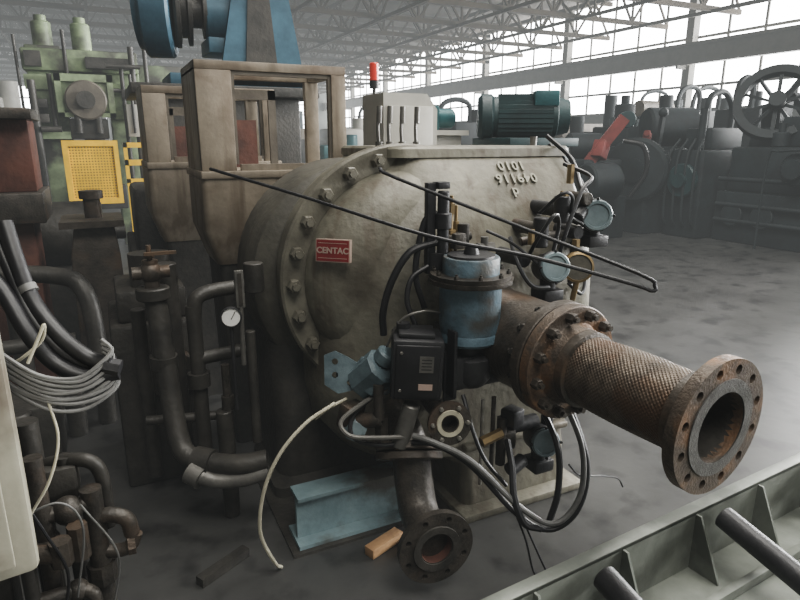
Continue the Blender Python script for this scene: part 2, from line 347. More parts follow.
# ---- blue actuator
ac=V((0.02,-0.22,0))
act=part(K,'actuator_drum', MB().lathe(ac,(0,0,1),[(0,0.86),(0.105,0.86),(0.116,0.872),(0.116,0.90),(0.114,0.905),(0.116,0.91),(0.116,1.08),(0.118,1.095),(0.0,1.095)],40), BLUE,'faded dirty blue pneumatic actuator drum')
part(act,'drum_lip', MB().lathe(ac,(0,0,1),[(0.1,1.092),(0.158,1.092),(0.16,1.097),(0.16,1.109),(0.1,1.112)],14), DARKPIPE)
part(act,'clamp_ring', MB().lathe(ac,(0,0,1),[(0.1,1.110),(0.15,1.110),(0.152,1.126),(0.1,1.126)],40), DARKPIPE)
bolts(act, ac+V((0,0,1.126)),(0,0,1),0.138,10,0.009,0.012,DARKPIPE)
part(act,'actuator_cap', MB().lathe(ac,(0,0,1),[(0.106,1.125),(0.106,1.182),(0.103,1.187),(0.0,1.188)],36), BLUE)
part(act,'actuator_boss', MB().lathe(ac,(0,0,1),[(0.09,1.185),(0.088,1.195),(0.03,1.197),(0.02,1.23),(0,1.23)],20), BLACK)
part(K,'valve_body', MB().lathe(ac,(0,0,1),[(0,0.69),(0.07,0.69),(0.09,0.72),(0.09,0.80),(0.06,0.82),(0.06,0.86),(0,0.86)],28).box((0.03,-0.22,0.755),(0.22,0.13,0.13),bev=0.012).cyl((0.02,-0.22,0.76),(0.2,-0.2,0.78),0.07), BLACK)
part(K,'mounting_bracket', MB().box((-0.085,-0.22,0.80),(0.014,0.16,0.26),bev=0.003).box((-0.05,-0.22,0.93),(0.07,0.1,0.014)).box((-0.075,-0.24,0.74),(0.05,0.012,0.2)), BLACK)
part(K,'bracket_strut', MB().box((-0.09,-0.1,1.28),(0.035,0.03,0.34),bev=0.003).box((-0.05,-0.11,1.44),(0.05,0.05,0.025),bev=0.003), BLACK)
part(K,'air_regulator', MB().cyl((-0.045,-0.12,1.18),(-0.045,-0.12,1.42),0.022,bev=0.004).cyl((-0.045,-0.12,1.28),(-0.045,-0.12,1.34),0.032,bev=0.004).cyl((-0.06,-0.10,1.12),(-0.06,-0.10,1.19),0.042), BLACK)
part(K,'brass_valve_stem', MB().cyl((0.0,-0.10,1.16),(0.0,-0.10,1.40),0.009).cyl((0.0,-0.10,1.22),(0.0,-0.10,1.27),0.022,seg=6).cyl((0.0,-0.10,1.33),(0.0,-0.10,1.37),0.016,seg=6), BRASS)
part(K,'brass_valve_stem', MB().cyl((0.035,-0.08,1.16),(0.035,-0.08,1.36),0.007).cyl((0.035,-0.08,1.26),(0.035,-0.08,1.3),0.014,seg=6), BRASS)
part(K,'pipe_tee', MB().cyl((-0.03,-0.11,1.24),(0.09,-0.09,1.24),0.018).cyl((0.06,-0.095,1.2),(0.06,-0.095,1.29),0.024).box((0.02,-0.12,1.23),(0.05,0.05,0.06),bev=0.006), DARKPIPE)
part(K,'pipe_tee', MB().cyl((0.13,-0.14,1.12),(0.13,-0.14,1.24),0.015).cyl((0.10,-0.14,1.2),(0.17,-0.14,1.2),0.019,seg=6), GALV)
# positioner box
pc=V((-0.215,-0.235,0.812)); pr=-0.42
R=(Matrix.Rotation(pr,3,'Z')@Matrix.Rotation(0.05,3,'Y'))
er=R.to_euler()
pb=part(K,'positioner_box', MB().box(pc,(0.185,0.17,0.225),rot=er,bev=0.014).box(pc+V((0,0,0.12)),(0.13,0.12,0.02),rot=er,bev=0.006).cyl(pc+V((-0.035,0.035,0.11)),pc+V((-0.035,0.035,0.15)),0.025), BLACK,'black valve positioner box with label')
def onbox(x,z,d=0.087): return pc+R@V((x,-d,z))
part(pb,'positioner_cover', MB().box(onbox(0.0,0.0),(0.158,0.014,0.195),rot=er,bev=0.006), RUBBER)
part(pb,'label_plate', MB().box(onbox(0.03,0.03,0.0955),(0.05,0.003,0.06),rot=er), GALV)
part(pb,'label_plate', MB().box(onbox(0.03,-0.055,0.0955),(0.05,0.003,0.022),rot=er), CREAM)
for k in range(4): part(pb,'label_line', MB().box(onbox(0.03,0.048-0.012*k,0.0975),(0.036,0.001,0.003),rot=er), BLACK)
for zz in (-0.07,0.07): bolts(pb, onbox(-0.06,zz,0.094), R@V((0,-1,0)), 0,1,0.006,0.005,STEEL)
# blue junction box and instrument head
part(K,'junction_box', MB().cyl((-0.37,-0.08,0.70),(-0.31,-0.17,0.80),0.075,seg=8,bev=0.012).box((-0.33,-0.12,0.74),(0.12,0.11,0.12),rot=(0.2,0.3,0.5),bev=0.012).cyl((-0.32,-0.16,0.81),(-0.30,-0.18,0.85),0.04,bev=0.006), TEAL,'grey-blue chunky junction box')
part(K,'blue_lug_housing', MB().holed((-0.445,-0.06,0.76),(-0.35,-0.88,0.30),0,[(-0.02,0.035,0.012),(-0.02,-0.015,0.012),(0.035,-0.045,0.012)],0.035,poly=[(-0.06,-0.05),(-0.01,-0.085),(0.065,-0.07),(0.075,0.02),(0.03,0.05),(-0.02,0.075),(-0.06,0.06)]).beam((-0.45,-0.03,0.74),(-0.34,-0.08,0.74),0.05), TEAL)
# small side flange
sf=V((-0.13,-0.34,0.60)); sa=V((-0.25,-0.95,0.12)).normalized()
s1=part(K,'small_flange', MB().holed(sf,sa,0.082,[(0.062*math.cos(2*PI*k/6),0.062*math.sin(2*PI*k/6),0.007) for k in range(6)]+[(0,0,0.03)],0.018), DARKPIPE)
part(s1,'flange_seat', MB().lathe(sf,sa,[(0.034,0.0),(0.034,0.012),(0.050,0.013),(0.052,0.008),(0.034,0.008)],28), WHITEH)
bolts(s1,sf+sa*0.009,sa,0.066,6,0.009,0.01,STEEL)
part(s1,'flange_neck', MB().lathe(sf,-sa,[(0.028,-0.005),(0.028,0.05),(0,0.05)],24).lathe(sf,-sa,[(0.05,0.005),(0.04,0.03),(0.04,0.32)],24), DARKPIPE)
# drain pipe with elbow
part(K,'drain_elbow', MB().sweep([(-0.21,-0.02,0.52),(-0.215,-0.12,0.50),(-0.22,-0.2,0.44),(-0.225,-0.24,0.34),(-0.235,-0.30,0.25),(-0.245,-0.38,0.215),(-0.25,-0.45,0.21)],0.074,24), DARKPIPE,'dark greasy drain elbow')
cf=part(K,'collar_flange', MB().cyl((-0.215,-0.18,0.46),(-0.222,-0.195,0.435),0.13,bev=0.004,seg=36), BROWNPIPE)
cf2=part(K,'collar_flange', MB().cyl((-0.222,-0.196,0.432),(-0.228,-0.21,0.407),0.13,bev=0.004,seg=36), BROWNPIPE)
bolts(cf,(-0.215,-0.18,0.46),(0.02,0.35,1),0.105,8,0.012,0.016,BRASS)
df=V((-0.255,-0.47,0.205)); da=V((-0.12,-1,0.0)).normalized()
d1=part(K,'drain_flange', MB().holed(df,da,0.14,[(0.115*math.cos(2*PI*(k+.5)/8),0.115*math.sin(2*PI*(k+.5)/8),0.011) for k in range(8)]+[(0,0,0.058)],0.026), DARKPIPE)
part(d1,'flange_ring', MB().lathe(df,da,[(0.058,0.0),(0.062,0.018),(0.088,0.019),(0.09,0.012),(0.06,0.01)],36), CASTD)
part(d1,'pipe_bore', MB().lathe(df,da,[(0.058,0.012),(0.056,-0.03),(0.056,-0.06),(0,-0.06)],28), RUST)
# transmitters
def transmitter(c, d, r, capmat, nm='pressure_transmitter', L=0.12):
    c=V(c); d=V(d).normalized()
    t=part(K,nm, MB().lathe(c,d,[(0,-L),(r*0.8,-L),(r*0.9,-L*0.8),(r*0.85,-L*0.2),(r,-L*0.15),(r,0),(r*0.9,0.004),(0,0.004)],28).cyl(c-d*L*0.5,c-d*L*0.5+V((0,0,-0.09)),r*0.5).box(c-d*L*0.5+V((0,0,-0.11)),(r*1.5,r*1.5,0.05),bev=0.008), BLACK)
    part(t,'transmitter_cap', MB().lathe(c,d,[(r*0.93,0.0),(r*0.93,0.014),(r*0.86,0.02),(r*0.7,0.02),(r*0.68,0.014),(0,0.014)],24), capmat)
    bolts(t,c+d*0.012,d,r*0.97,4,0.006,0.008,BLACK)
transmitter((0.71,-0.12,1.29),(-0.5,-0.9,0.1),0.072,GBLUE)
transmitter((0.38,-0.26,1.12),(-0.3,-0.9,0.2),0.064,GBLUE)
transmitter((0.28,-0.39,0.45),(-0.3,-0.9,0.2),0.062,GBLUE)
g=V((0.53,-0.23,1.10)); gd=V((-0.5,-0.86,0.1)).normalized()
gg=part(K,'pressure_gauge', MB().lathe(g,gd,[(0,-0.04),(0.055,-0.04),(0.063,-0.03),(0.063,0.004),(0.054,0.008),(0.052,0.0),(0,0.0)],32).cyl(g-V((0,0,0.05)),g-V((0,-0.02,0.14)),0.012), BRASS)
part(gg,'gauge_glass', MB().lathe(g,gd,[(0.053,0.002),(0,0.002)],28), HOUS)
for (p,q,r) in [((0.52,0.1,1.32),(0.52,-0.12,1.32),0.03),((0.52,-0.12,1.27),(0.52,-0.12,1.38),0.035),((0.40,0.1,1.25),(0.40,-0.14,1.25),0.028),((0.40,-0.14,1.18),(0.40,-0.14,1.30),0.032),((0.62,0.05,1.22),(0.62,-0.12,1.22),0.03),((0.45,-0.1,1.05),(0.62,-0.1,1.05),0.022),((0.62,-0.1,1.0),(0.62,-0.1,1.18),0.02),((0.3,0.0,1.14),(0.3,-0.18,1.14),0.03),((0.60,-0.12,1.28),(0.72,-0.05,1.34),0.03),((0.66,0.0,1.36),(0.66,-0.12,1.36),0.028),((0.33,-0.10,1.2),(0.52,-0.14,1.23),0.018)]:
    part(K,'valve_fitting', MB().cyl(p,q,r,bev=0.004,seg=16), DARKPIPE if r<0.03 else BLACK)
for (p,q,r) in [((0.52,-0.13,1.40),(0.52,-0.13,1.36),0.02),((0.33,-0.17,1.2),(0.33,-0.17,1.26),0.014),((0.58,-0.15,1.16),(0.58,-0.15,1.2),0.018),((0.64,-0.02,1.42),(0.64,-0.02,1.5),0.016)]:
    part(K,'brass_fitting', MB().cyl(p,q,r,seg=6), BRASS)
for pts,r in [([(0.66,0.05,1.5),(0.70,-0.08,1.45),(0.60,-0.14,1.40),(0.50,-0.18,1.25),(0.48,-0.16,1.12)],0.009),
              ([(0.72,0.25,1.62),(0.76,0.12,1.52),(0.72,0.0,1.40),(0.70,-0.06,1.36)],0.011),
              ([(0.38,-0.15,1.32),(0.43,-0.22,1.40),(0.50,-0.2,1.38),(0.55,-0.14,1.30),(0.62,-0.14,1.26)],0.007),
              ([(0.34,-0.14,1.14),(0.33,-0.22,1.24),(0.38,-0.24,1.32),(0.44,-0.2,1.28),(0.42,-0.2,1.16)],0.008),
              ([(0.60,-0.1,1.0),(0.66,-0.12,0.95),(0.74,-0.05,1.0),(0.76,0.02,1.12)],0.008),
              ([(0.78,0.3,1.58),(0.82,0.15,1.45),(0.80,0.0,1.30),(0.74,-0.04,1.24)],0.012),
              ([(0.28,-0.10,1.22),(0.24,-0.2,1.15),(0.27,-0.26,1.06),(0.36,-0.26,1.04)],0.009),
              ([(0.15,-0.12,1.26),(0.22,-0.18,1.22),(0.30,-0.2,1.16),(0.34,-0.22,1.12)],0.006)]:
    part(K,'instrument_hose', MB().sweep(pts,r,8), RUBBER)
part(K,'instrument_hose', MB().sweep([(-0.27,-0.07,0.88),(-0.275,-0.08,0.98),(-0.24,-0.09,1.10),(-0.17,-0.10,1.20),(-0.06,-0.11,1.23)],0.014,10), RUBBER)
part(K,'instrument_hose', MB().sweep([(-0.18,-0.16,0.93),(-0.20,-0.13,1.02),(-0.17,-0.11,1.10),(-0.10,-0.11,1.14)],0.010,10), RUBBER)
part(K,'instrument_hose', MB().sweep([(-0.12,-0.12,0.98),(-0.15,-0.10,1.12),(-0.11,-0.09,1.3),(-0.06,-0.1,1.34)],0.012,10), RUBBER)
grey=[[(-0.26,-0.30,0.56),(-0.2,-0.36,0.545),(-0.08,-0.42,0.47),(0.07,-0.53,0.30),(0.18,-0.59,0.24),(0.28,-0.60,0.33),(0.31,-0.56,0.5),(0.30,-0.45,0.66)],
      [(-0.26,-0.29,0.53),(-0.18,-0.34,0.52),(-0.07,-0.41,0.44),(0.06,-0.52,0.27),(0.17,-0.58,0.21),(0.27,-0.61,0.29),(0.33,-0.57,0.45),(0.32,-0.45,0.66)]]
for i,pts in enumerate(grey): part(K,'instrument_hose', MB().sweep(pts,(0.011,0.010)[i],10), GREYCBL if i!=1 else RUBBER)
for pts,r,m in [([(0.24,-0.4,0.62),(0.23,-0.52,0.5),(0.21,-0.56,0.35),(0.17,-0.57,0.24)],0.012,RUBBER),
              ([(0.12,-0.36,0.48),(0.08,-0.45,0.42),(0.05,-0.51,0.34),(0.07,-0.55,0.25),(0.13,-0.57,0.22)],0.013,RUBBER),
              ([(-0.05,-0.30,0.68),(-0.05,-0.38,0.56),(-0.02,-0.42,0.46),(0.05,-0.46,0.36)],0.008,RUBBER),
              ([(0.05,-0.5,0.3),(0.08,-0.55,0.18),(0.10,-0.58,0.06),(0.13,-0.60,0.005)],0.004,RUBBER),
              ([(0.07,-0.5,0.3),(0.11,-0.56,0.16),(0.16,-0.62,0.02),(0.2,-0.66,0.006)],0.004,RUBBER),
              ([(0.31,-0.5,0.4),(0.42,-0.45,0.3),(0.6,-0.4,0.22),(0.8,-0.3,0.10),(0.86,-0.28,0.03)],0.004,RUBBER),
              ([(-0.30,-0.16,0.70),(-0.42,-0.18,0.66),(-0.50,-0.20,0.62),(-0.48,-0.24,0.58),(-0.38,-0.26,0.56),(-0.28,-0.28,0.55)],0.009,GALV),
              ([(-0.34,-0.15,0.68),(-0.44,-0.17,0.62),(-0.46,-0.22,0.56),(-0.36,-0.25,0.52),(-0.26,-0.26,0.52)],0.008,RUBBER),
              ([(-0.50,-0.14,0.67),(-0.62,-0.17,0.63),(-0.72,-0.18,0.54),(-0.78,-0.16,0.40),(-0.80,-0.14,0.22),(-0.75,-0.12,0.06),(-0.72,-0.09,0.008)],0.007,WHITEH),
              ([(-0.44,-0.10,0.66),(-0.52,-0.13,0.65),(-0.58,-0.15,0.63)],0.006,WHITEH),
              ([(-0.30,-0.14,0.84),(-0.26,-0.2,0.97),(-0.18,-0.22,1.0),(-0.1,-0.2,0.98)],0.005,GALV)]:
    part(K,'instrument_hose', MB().sweep(pts,r,8), m)
for mb_,m in [(MB().cyl((-0.35,-0.20,0.60),(-0.35,-0.20,0.74),0.02),DARKPIPE),(MB().cyl((-0.29,-0.25,0.50),(-0.25,-0.27,0.67),0.032,bev=0.005),GALV),(MB().cyl((-0.42,-0.14,0.58),(-0.34,-0.2,0.60),0.03,bev=0.005),DARKPIPE),
    (MB().box((-0.43,-0.12,0.60),(0.09,0.06,0.10),rot=(0.2,0.1,0.4),bev=0.01),DARKPIPE),(MB().cyl((0.12,-0.32,0.36),(0.12,-0.32,0.56),0.02),DARKPIPE),(MB().cyl((0.17,-0.30,0.5),(0.3,-0.30,0.5),0.03),BLACK),
    (MB().box((0.15,-0.31,0.46),(0.06,0.06,0.08),bev=0.01),DARKPIPE),(MB().cyl((0.02,-0.33,0.3),(0.02,-0.33,0.66),0.007),STEEL),(MB().cyl((0.07,-0.33,0.36),(0.07,-0.33,0.66),0.009),DARKPIPE),
    (MB().box((0.16,-0.33,0.56),(0.07,0.07,0.07),rot=(0,0,0.3),bev=0.01),BLACK),(MB().cyl((0.2,-0.36,0.38),(0.12,-0.38,0.36),0.028,bev=0.004),BLACK),(MB().cyl((0.36,-0.3,0.36),(0.36,-0.3,0.52),0.025,bev=0.004),BLACK),
    (MB().cyl((0.0,-0.36,0.5),(0.09,-0.36,0.52),0.02,seg=6),BRASS),(MB().cyl((-0.33,-0.18,0.50),(-0.33,-0.18,0.60),0.028,seg=6),DARKPIPE)]:
    part(K,'pipe_fitting', mb_, m)
part(K,'pipe_fitting', MB().lathe((-0.43,-0.16,0.56),(-0.4,-0.85,0.3),[(0,-0.03),(0.045,-0.03),(0.045,0.01),(0.03,0.02),(0,0.02)],8), GBLUE)
part(K,'bent_sensing_rod', MB().sweep([(-0.78,0.47,1.49),(-0.5,0.09,1.395),(-0.21,-0.32,1.29),(0.05,-0.52,1.235),(0.3,-0.72,1.16),(0.35,-0.76,1.14),(0.36,-0.76,1.155),(0.33,-0.72,1.19),(0.1,-0.42,1.31),(-0.21,-0.04,1.47),(-0.24,0.02,1.5)],0.0065,8,n=4), BLACK,'thin long bent steel rod')
part(K,'conduit_pipe', MB().cyl((0.88,0.55,0.9),(0.88,0.55,1.62),0.018), GALV)
# ---- oil piping on the drive end
oil=MB()
oil.sweep([(-1.04,0.48,1.02),(-1.03,0.46,0.9),(-1.02,0.40,0.6),(-1.01,0.33,0.42),(-0.98,0.28,0.36),(-0.9,0.22,0.34),(-0.80,0.16,0.34),(-0.70,0.13,0.35)],0.042,16)
oil.cyl((-1.04,0.48,0.98),(-1.04,0.48,1.03),0.065,bev=0.005).cyl((-1.03,0.44,0.70),(-1.028,0.438,0.75),0.055).cyl((-0.96,0.27,0.345),(-0.90,0.22,0.34),0.055)
part(K,'oil_pipe', oil, CASTD,'dark oil piping')
part(K,'oil_pipe', MB().cyl((-0.90,0.42,0.3),(-0.90,0.42,0.95),0.03).sweep([(-0.90,0.42,0.9),(-0.88,0.42,0.98),(-0.80,0.44,1.0),(-0.66,0.46,1.0)],0.03,14).cyl((-0.90,0.42,0.6),(-0.90,0.42,0.66),0.045).cyl((-0.90,0.42,0.72),(-0.66,0.46,0.72),0.028), CASTD,'dark oil piping')
for p,q,r in [((-0.98,0.6,0.2),(-0.98,0.6,1.1),0.05),((-1.1,0.66,0.1),(-1.1,0.66,0.9),0.03),((-0.70,0.3,0.35),(-0.70,0.3,0.85),0.02),((-0.82,0.35,0.0),(-0.82,0.35,0.5),0.035),((-1.12,0.5,0.45),(-0.82,0.42,0.45),0.02),((-0.66,0.35,1.0),(-0.66,0.35,1.12),0.04)]:
    part(K,'oil_pipe', MB().cyl(p,q,r,bev=0.003), CASTD)
part(K,'rusty_union', MB().cyl((-0.80,0.36,0.56),(-0.80,0.36,0.70),0.018,seg=8).cyl((-0.80,0.36,0.50),(-0.80,0.36,0.56),0.026), DARKPIPE)
part(K,'oil_pipe_elbow', MB().sweep([(-0.96,0.2,0.31),(-0.9,0.18,0.285),(-0.8,0.14,0.285),(-0.70,0.11,0.31)],0.032,14).cyl((-0.99,0.23,0.32),(-0.95,0.19,0.30),0.045), GALV,'grey galvanised elbow')
vv=part(K,'hand_valve', MB().cyl((-1.04,0.48,1.03),(-1.04,0.48,1.14),0.03).cyl((-1.11,0.48,1.09),(-0.97,0.48,1.09),0.026).ball((-1.04,0.48,1.09),0.045).cyl((-1.04,0.48,1.13),(-1.04,0.48,1.2),0.01), BROWNPIPE)
part(vv,'handle', MB().box((-1.00,0.45,1.17),(0.12,0.02,0.012)).cyl((-1.04,0.48,1.15),(-1.04,0.48,1.165),0.02,seg=6), BROWNPIPE)
th=part(K,'thermometer', MB().box((-0.74,0.25,1.04),(0.035,0.02,0.15),bev=0.004).cyl((-0.74,0.25,0.97),(-0.74,0.27,0.72),0.01), GALV)
part(th,'scale_plate', MB().box((-0.74,0.238,1.04),(0.015,0.003,0.13)), DARKPIPE)
ga=V((-0.78,0.25,0.93)); gdir=V((-0.2,-0.95,0.1)).normalized()
gu=part(K,'dial_gauge', MB().lathe(ga,gdir,[(0,-0.03),(0.038,-0.03),(0.042,-0.02),(0.042,0.004),(0.036,0.006),(0.035,0.0),(0,0.0)],28).cyl(ga+V((0,0.01,-0.03)),ga+V((0,0.02,-0.4)),0.008), BLACK)
part(gu,'dial_face', MB().lathe(ga,gdir,[(0.035,0.001),(0,0.001)],28), WHITE)
part(gu,'gauge_needle', MB().prism([(-0.002,-0.008),(0.002,-0.008),(0.018,0.022),(0.016,0.024)],frame(gdir),ga+gdir*0.002,0.001), BLACK)
OC=thing('oil_console',(-1.02,1.0,0),'dark grimy oil reservoir console with round port','oil tank')
part(OC,'tank_body', MB().bb((-1.22,0.76,0.0),(-0.84,1.3,0.8),0.02), CASTD)
part(OC,'tank_lid', MB().bb((-1.18,0.8,0.8),(-0.88,1.2,0.95),0.02).cyl((-1.02,0.9,0.95),(-1.02,0.9,1.1),0.09), CASTD)
part(OC,'round_port', MB().cyl((-0.98,0.72,0.55),(-0.98,0.77,0.55),0.12,bev=0.01), DARKPIPE)
# blue skid beam in front
part(K,'skid_beam', MB().bb((-0.62,0.02,0.03),(-0.14,0.04,0.215)).bb((-0.62,-0.01,0.21),(-0.14,0.10,0.225)).bb((-0.63,-0.04,0.014),(-0.12,0.12,0.03)), TEALBEAM,'dull blue painted steel channel beam')
part(K,'skid_plate', MB().bb((-0.66,-0.06,0.0),(0.1,0.6,0.012)), CASTD)
for (p,s,rz) in [((-0.31,-0.15,0.022),(0.17,0.05,0.04),0.35),((-0.19,-0.20,0.018),(0.10,0.045,0.03),0.6)]:
    solo('timber_block', MB().box(V(p),s,rot=(0,0,rz),bev=0.002), WOOD, 'short pale timber packing block on the concrete under the drain pipe', 'timber block', loc=p)
solo('steel_offcut', MB().box((-0.92,0.0,0.02),(0.22,0.04,0.035),rot=(0,0,0.5)), CASTD,'dark flat steel offcut lying on the concrete','steel bar',loc=(-0.92,0,0))

# ------------------------------------------------------------------ duct frames
def duct(name,x0,x1,y0,y1,zt,zb,wl,label):
    t=thing(name,((x0+x1)/2,(y0+y1)/2,0),label,'duct frame')
    wr=0.075; s=0.045; tb_=0.04
    part(t,'post',MB().bb((x0,y0-s/2,zb),(x0+wl,y0+s/2,zt-tb_),0.003),TAN)
    part(t,'post',MB().bb((x1-wr,y0-s/2,zb),(x1,y0+s/2,zt-tb_),0.003),TAN)
    part(t,'post',MB().bb((x0,y1-s/2,zb),(x0+wl*0.7,y1+s/2,zt-tb_),0.003),TAN)
    part(t,'post',MB().bb((x1-wr,y1-s/2,zb),(x1,y1+s/2,zt-tb_),0.003),TAN)
    part(t,'top_frame',MB().bb((x0,y0-s/2,zt-tb_),(x1,y0+s/2,zt),0.003).bb((x0,y1-s/2,zt-tb_),(x1,y1+s/2,zt),0.003).bb((x0,y0,zt-tb_),(x0+0.06,y1,zt)).bb((x1-0.06,y0,zt-tb_),(x1,y1,zt)),TAN)
    part(t,'side_sheet',MB().bb((x0,y0,zb),(x0+0.015,y1,zt-0.03)),TAN)
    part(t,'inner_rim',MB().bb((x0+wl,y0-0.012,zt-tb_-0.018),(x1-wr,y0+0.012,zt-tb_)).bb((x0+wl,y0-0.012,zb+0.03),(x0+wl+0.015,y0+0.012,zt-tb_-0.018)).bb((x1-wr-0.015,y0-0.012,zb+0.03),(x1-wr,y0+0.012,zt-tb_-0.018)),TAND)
    part(t,'ledge_flange',MB().bb((x0-0.01,y0-0.05,zb-0.035),(x1+0.02,y1+0.05,zb),0.005),TAN)
    part(t,'front_sill',MB().bb((x0+wl+0.02,y0-0.03,zb),(x1-wr-0.02,y0+0.0,zb+0.03)),TAN)
    part(t,'hopper_body',MB().loft([(zb-0.46,x0+0.05,x1-0.02,y0+0.04,y1,0.03),(zb-0.28,x0-0.01,x1+0.02,y0-0.04,y1,0.03),(zb-0.035,x0-0.01,x1+0.02,y0-0.04,y1,0.03)]),TAN)
    part(t,'dark_base',MB().loft([(0,x0+0.08,x1-0.02,y0+0.06,y1,0.04),(zb-0.46,x0+0.06,x1-0.03,y0+0.05,y1,0.03)]),CASTD)
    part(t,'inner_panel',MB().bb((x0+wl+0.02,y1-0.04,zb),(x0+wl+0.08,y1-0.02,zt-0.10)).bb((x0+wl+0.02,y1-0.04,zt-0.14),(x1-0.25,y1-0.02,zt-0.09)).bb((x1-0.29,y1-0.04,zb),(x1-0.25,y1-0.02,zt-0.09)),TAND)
    part(t,'rust_panel',MB().bb((x0+wl+0.08,y1-0.035,zb),(x0+wl+0.2,y1-0.025,zb+(zt-zb)*0.5)),RUST)
    return t
duct('duct_frame',-0.75,-0.03,0.92,1.35,1.95,1.46,0.16,'grey-brown open steel duct frame on flared hopper beside compressor')
duct('duct_frame',-0.93,-0.2,1.65,2.1,1.89,1.48,0.12,'grey-brown open steel duct frame with darker panel behind')

# ------------------------------------------------------------------ blue drive machine behind
B1=thing('blue_belt_drive',(-0.2,3.65,0),'blue painted belt drive unit with guarded pulley on tall base','machine')
part(B1,'base_frame',MB().bb((-0.75,3.25,0),(0.45,4.1,1.95),0.02).bb((-0.9,3.15,1.95),(0.6,4.2,2.03),0.01),CASTD)
part(B1,'pulley_guard',MB().cyl((-0.72,3.6,2.62),(-0.50,3.55,2.62),0.36,bev=0.02,seg=40).cyl((-0.76,3.61,2.62),(-0.72,3.6,2.62),0.30,seg=40),NAVY2)
part(B1,'pulley',MB().lathe((-0.5,3.55,2.62),(1,-0.1,0),[(0,0),(0.26,0),(0.28,0.02),(0.28,0.05),(0.2,0.06),(0.2,0.10),(0.26,0.11),(0.26,0.14),(0.12,0.15),(0.12,0.22),(0.2,0.23),(0.2,0.26),(0,0.26)],40),CASTD)
part(B1,'motor_body',MB().cyl((-0.25,3.55,2.6),(0.05,3.5,2.6),0.22,bev=0.02,seg=32).box((-0.1,3.5,2.35),(0.35,0.4,0.12),bev=0.01),NAVY2)
part(B1,'support_plate',MB().prism([(-0.35,-0.25),(0.40,-0.25),(0.22,0.75),(-0.14,0.75)],frame((0,-1,0)),(0.12,3.3,2.25),0.05).bb((-0.6,3.25,2.03),(0.5,3.9,2.12),0.01),NAVY2)
part(B1,'dark_web_plate',MB().prism([(-0.12,-0.15),(0.15,-0.15),(0.08,0.7),(-0.05,0.7)],frame((0,-1,0)),(0.12,3.25,2.3),0.012),CASTD)
part(B1,'yellow_strip',MB().bb((-0.35,3.2,2.10),(0.5,3.23,2.12)),YELLOW)

# ------------------------------------------------------------------ green press
P=thing('green_press',(-1.2,8.6,0),'tall pale green industrial press with twin cylinders and yellow guard','press')
part(P,'left_upright',MB().bb((-1.95,8.3,0),(-1.5,9.1,2.9),0.02).bb((-2.0,8.25,2.3),(-1.45,8.35,2.5)),PRESS)
part(P,'right_upright',MB().bb((-0.95,8.3,0),(-0.5,9.1,2.75),0.02),PRESS)
part(P,'crown',MB().bb((-2.0,8.2,2.55),(-0.5,9.1,2.85),0.03).bb((-1.6,8.0,2.0),(-0.9,8.5,2.5),0.03).bb((-0.9,8.1,1.9),(-0.45,8.3,2.4),0.02),PRESS)
part(P,'crown_bracket',MB().bb((-1.95,8.12,2.6),(-1.75,8.2,2.8)),CASTD)
part(P,'crown_bracket',MB().bb((-1.2,8.1,2.6),(-0.6,8.2,2.75)),CASTD)
part(P,'press_head',MB().cyl((-1.25,8.02,2.15),(-1.25,7.88,2.15),0.27,bev=0.02,seg=32),TAND)
part(P,'head_hub',MB().cyl((-1.25,7.88,2.15),(-1.25,7.78,2.15),0.12),CASTD)
part(P,'head_slide',MB().bb((-1.5,8.0,1.62),(-1.0,8.3,1.9),0.02).cyl((-1.38,7.95,1.7),(-1.38,7.95,1.95),0.05).cyl((-1.12,7.95,1.7),(-1.12,7.95,1.95),0.05),CASTD)
for x in (-1.72,-1.22): part(P,'cylinder',MB().cyl((x,8.6,2.8),(x,8.6,3.25),0.13,bev=0.02).cyl((x,8.6,3.25),(x,8.6,3.33),0.08),PRESS)
part(P,'ram_table',MB().bb((-1.6,8.0,0.6),(-0.85,8.9,0.95),0.02).cyl((-1.2,8.3,0.9),(-1.2,8.3,1.7),0.14),CASTD)
part(P,'guard_frame',MB().bb((-1.62,7.6,0.72),(-1.55,7.66,1.6)).bb((-0.98,7.6,0.72),(-0.92,7.66,1.6)).bb((-1.55,7.6,1.52),(-0.98,7.66,1.6)).bb((-1.55,7.6,0.72),(-0.98,7.66,0.8)),YELLOW,'yellow guard frame')
gm=MB()
for k in range(16): gm.bb((-1.55+k*0.038-0.011,7.63,0.78),(-1.55+k*0.038+0.011,7.64,1.54))
for k in range(20): gm.bb((-1.56,7.625,0.80+k*0.038-0.011),(-0.96,7.635,0.80+k*0.038+0.011))
part(P,'guard_mesh',gm,YELLOW,'yellow expanded mesh guard panel')
part(P,'guard_backing',MB().bb((-1.55,7.66,0.75),(-0.98,7.67,1.55)),TAND)
part(P,'guard_rail',MB().bb((-0.85,7.6,1.25),(-0.35,7.66,1.33)).bb((-0.85,7.6,1.5),(-0.35,7.66,1.57)).bb((-0.4,7.6,0),(-0.35,7.66,1.57)).bb((-0.85,7.6,0),(-0.80,7.66,1.57)).bb((-0.85,7.6,1.0),(-0.35,7.66,1.06)),YELLOW)
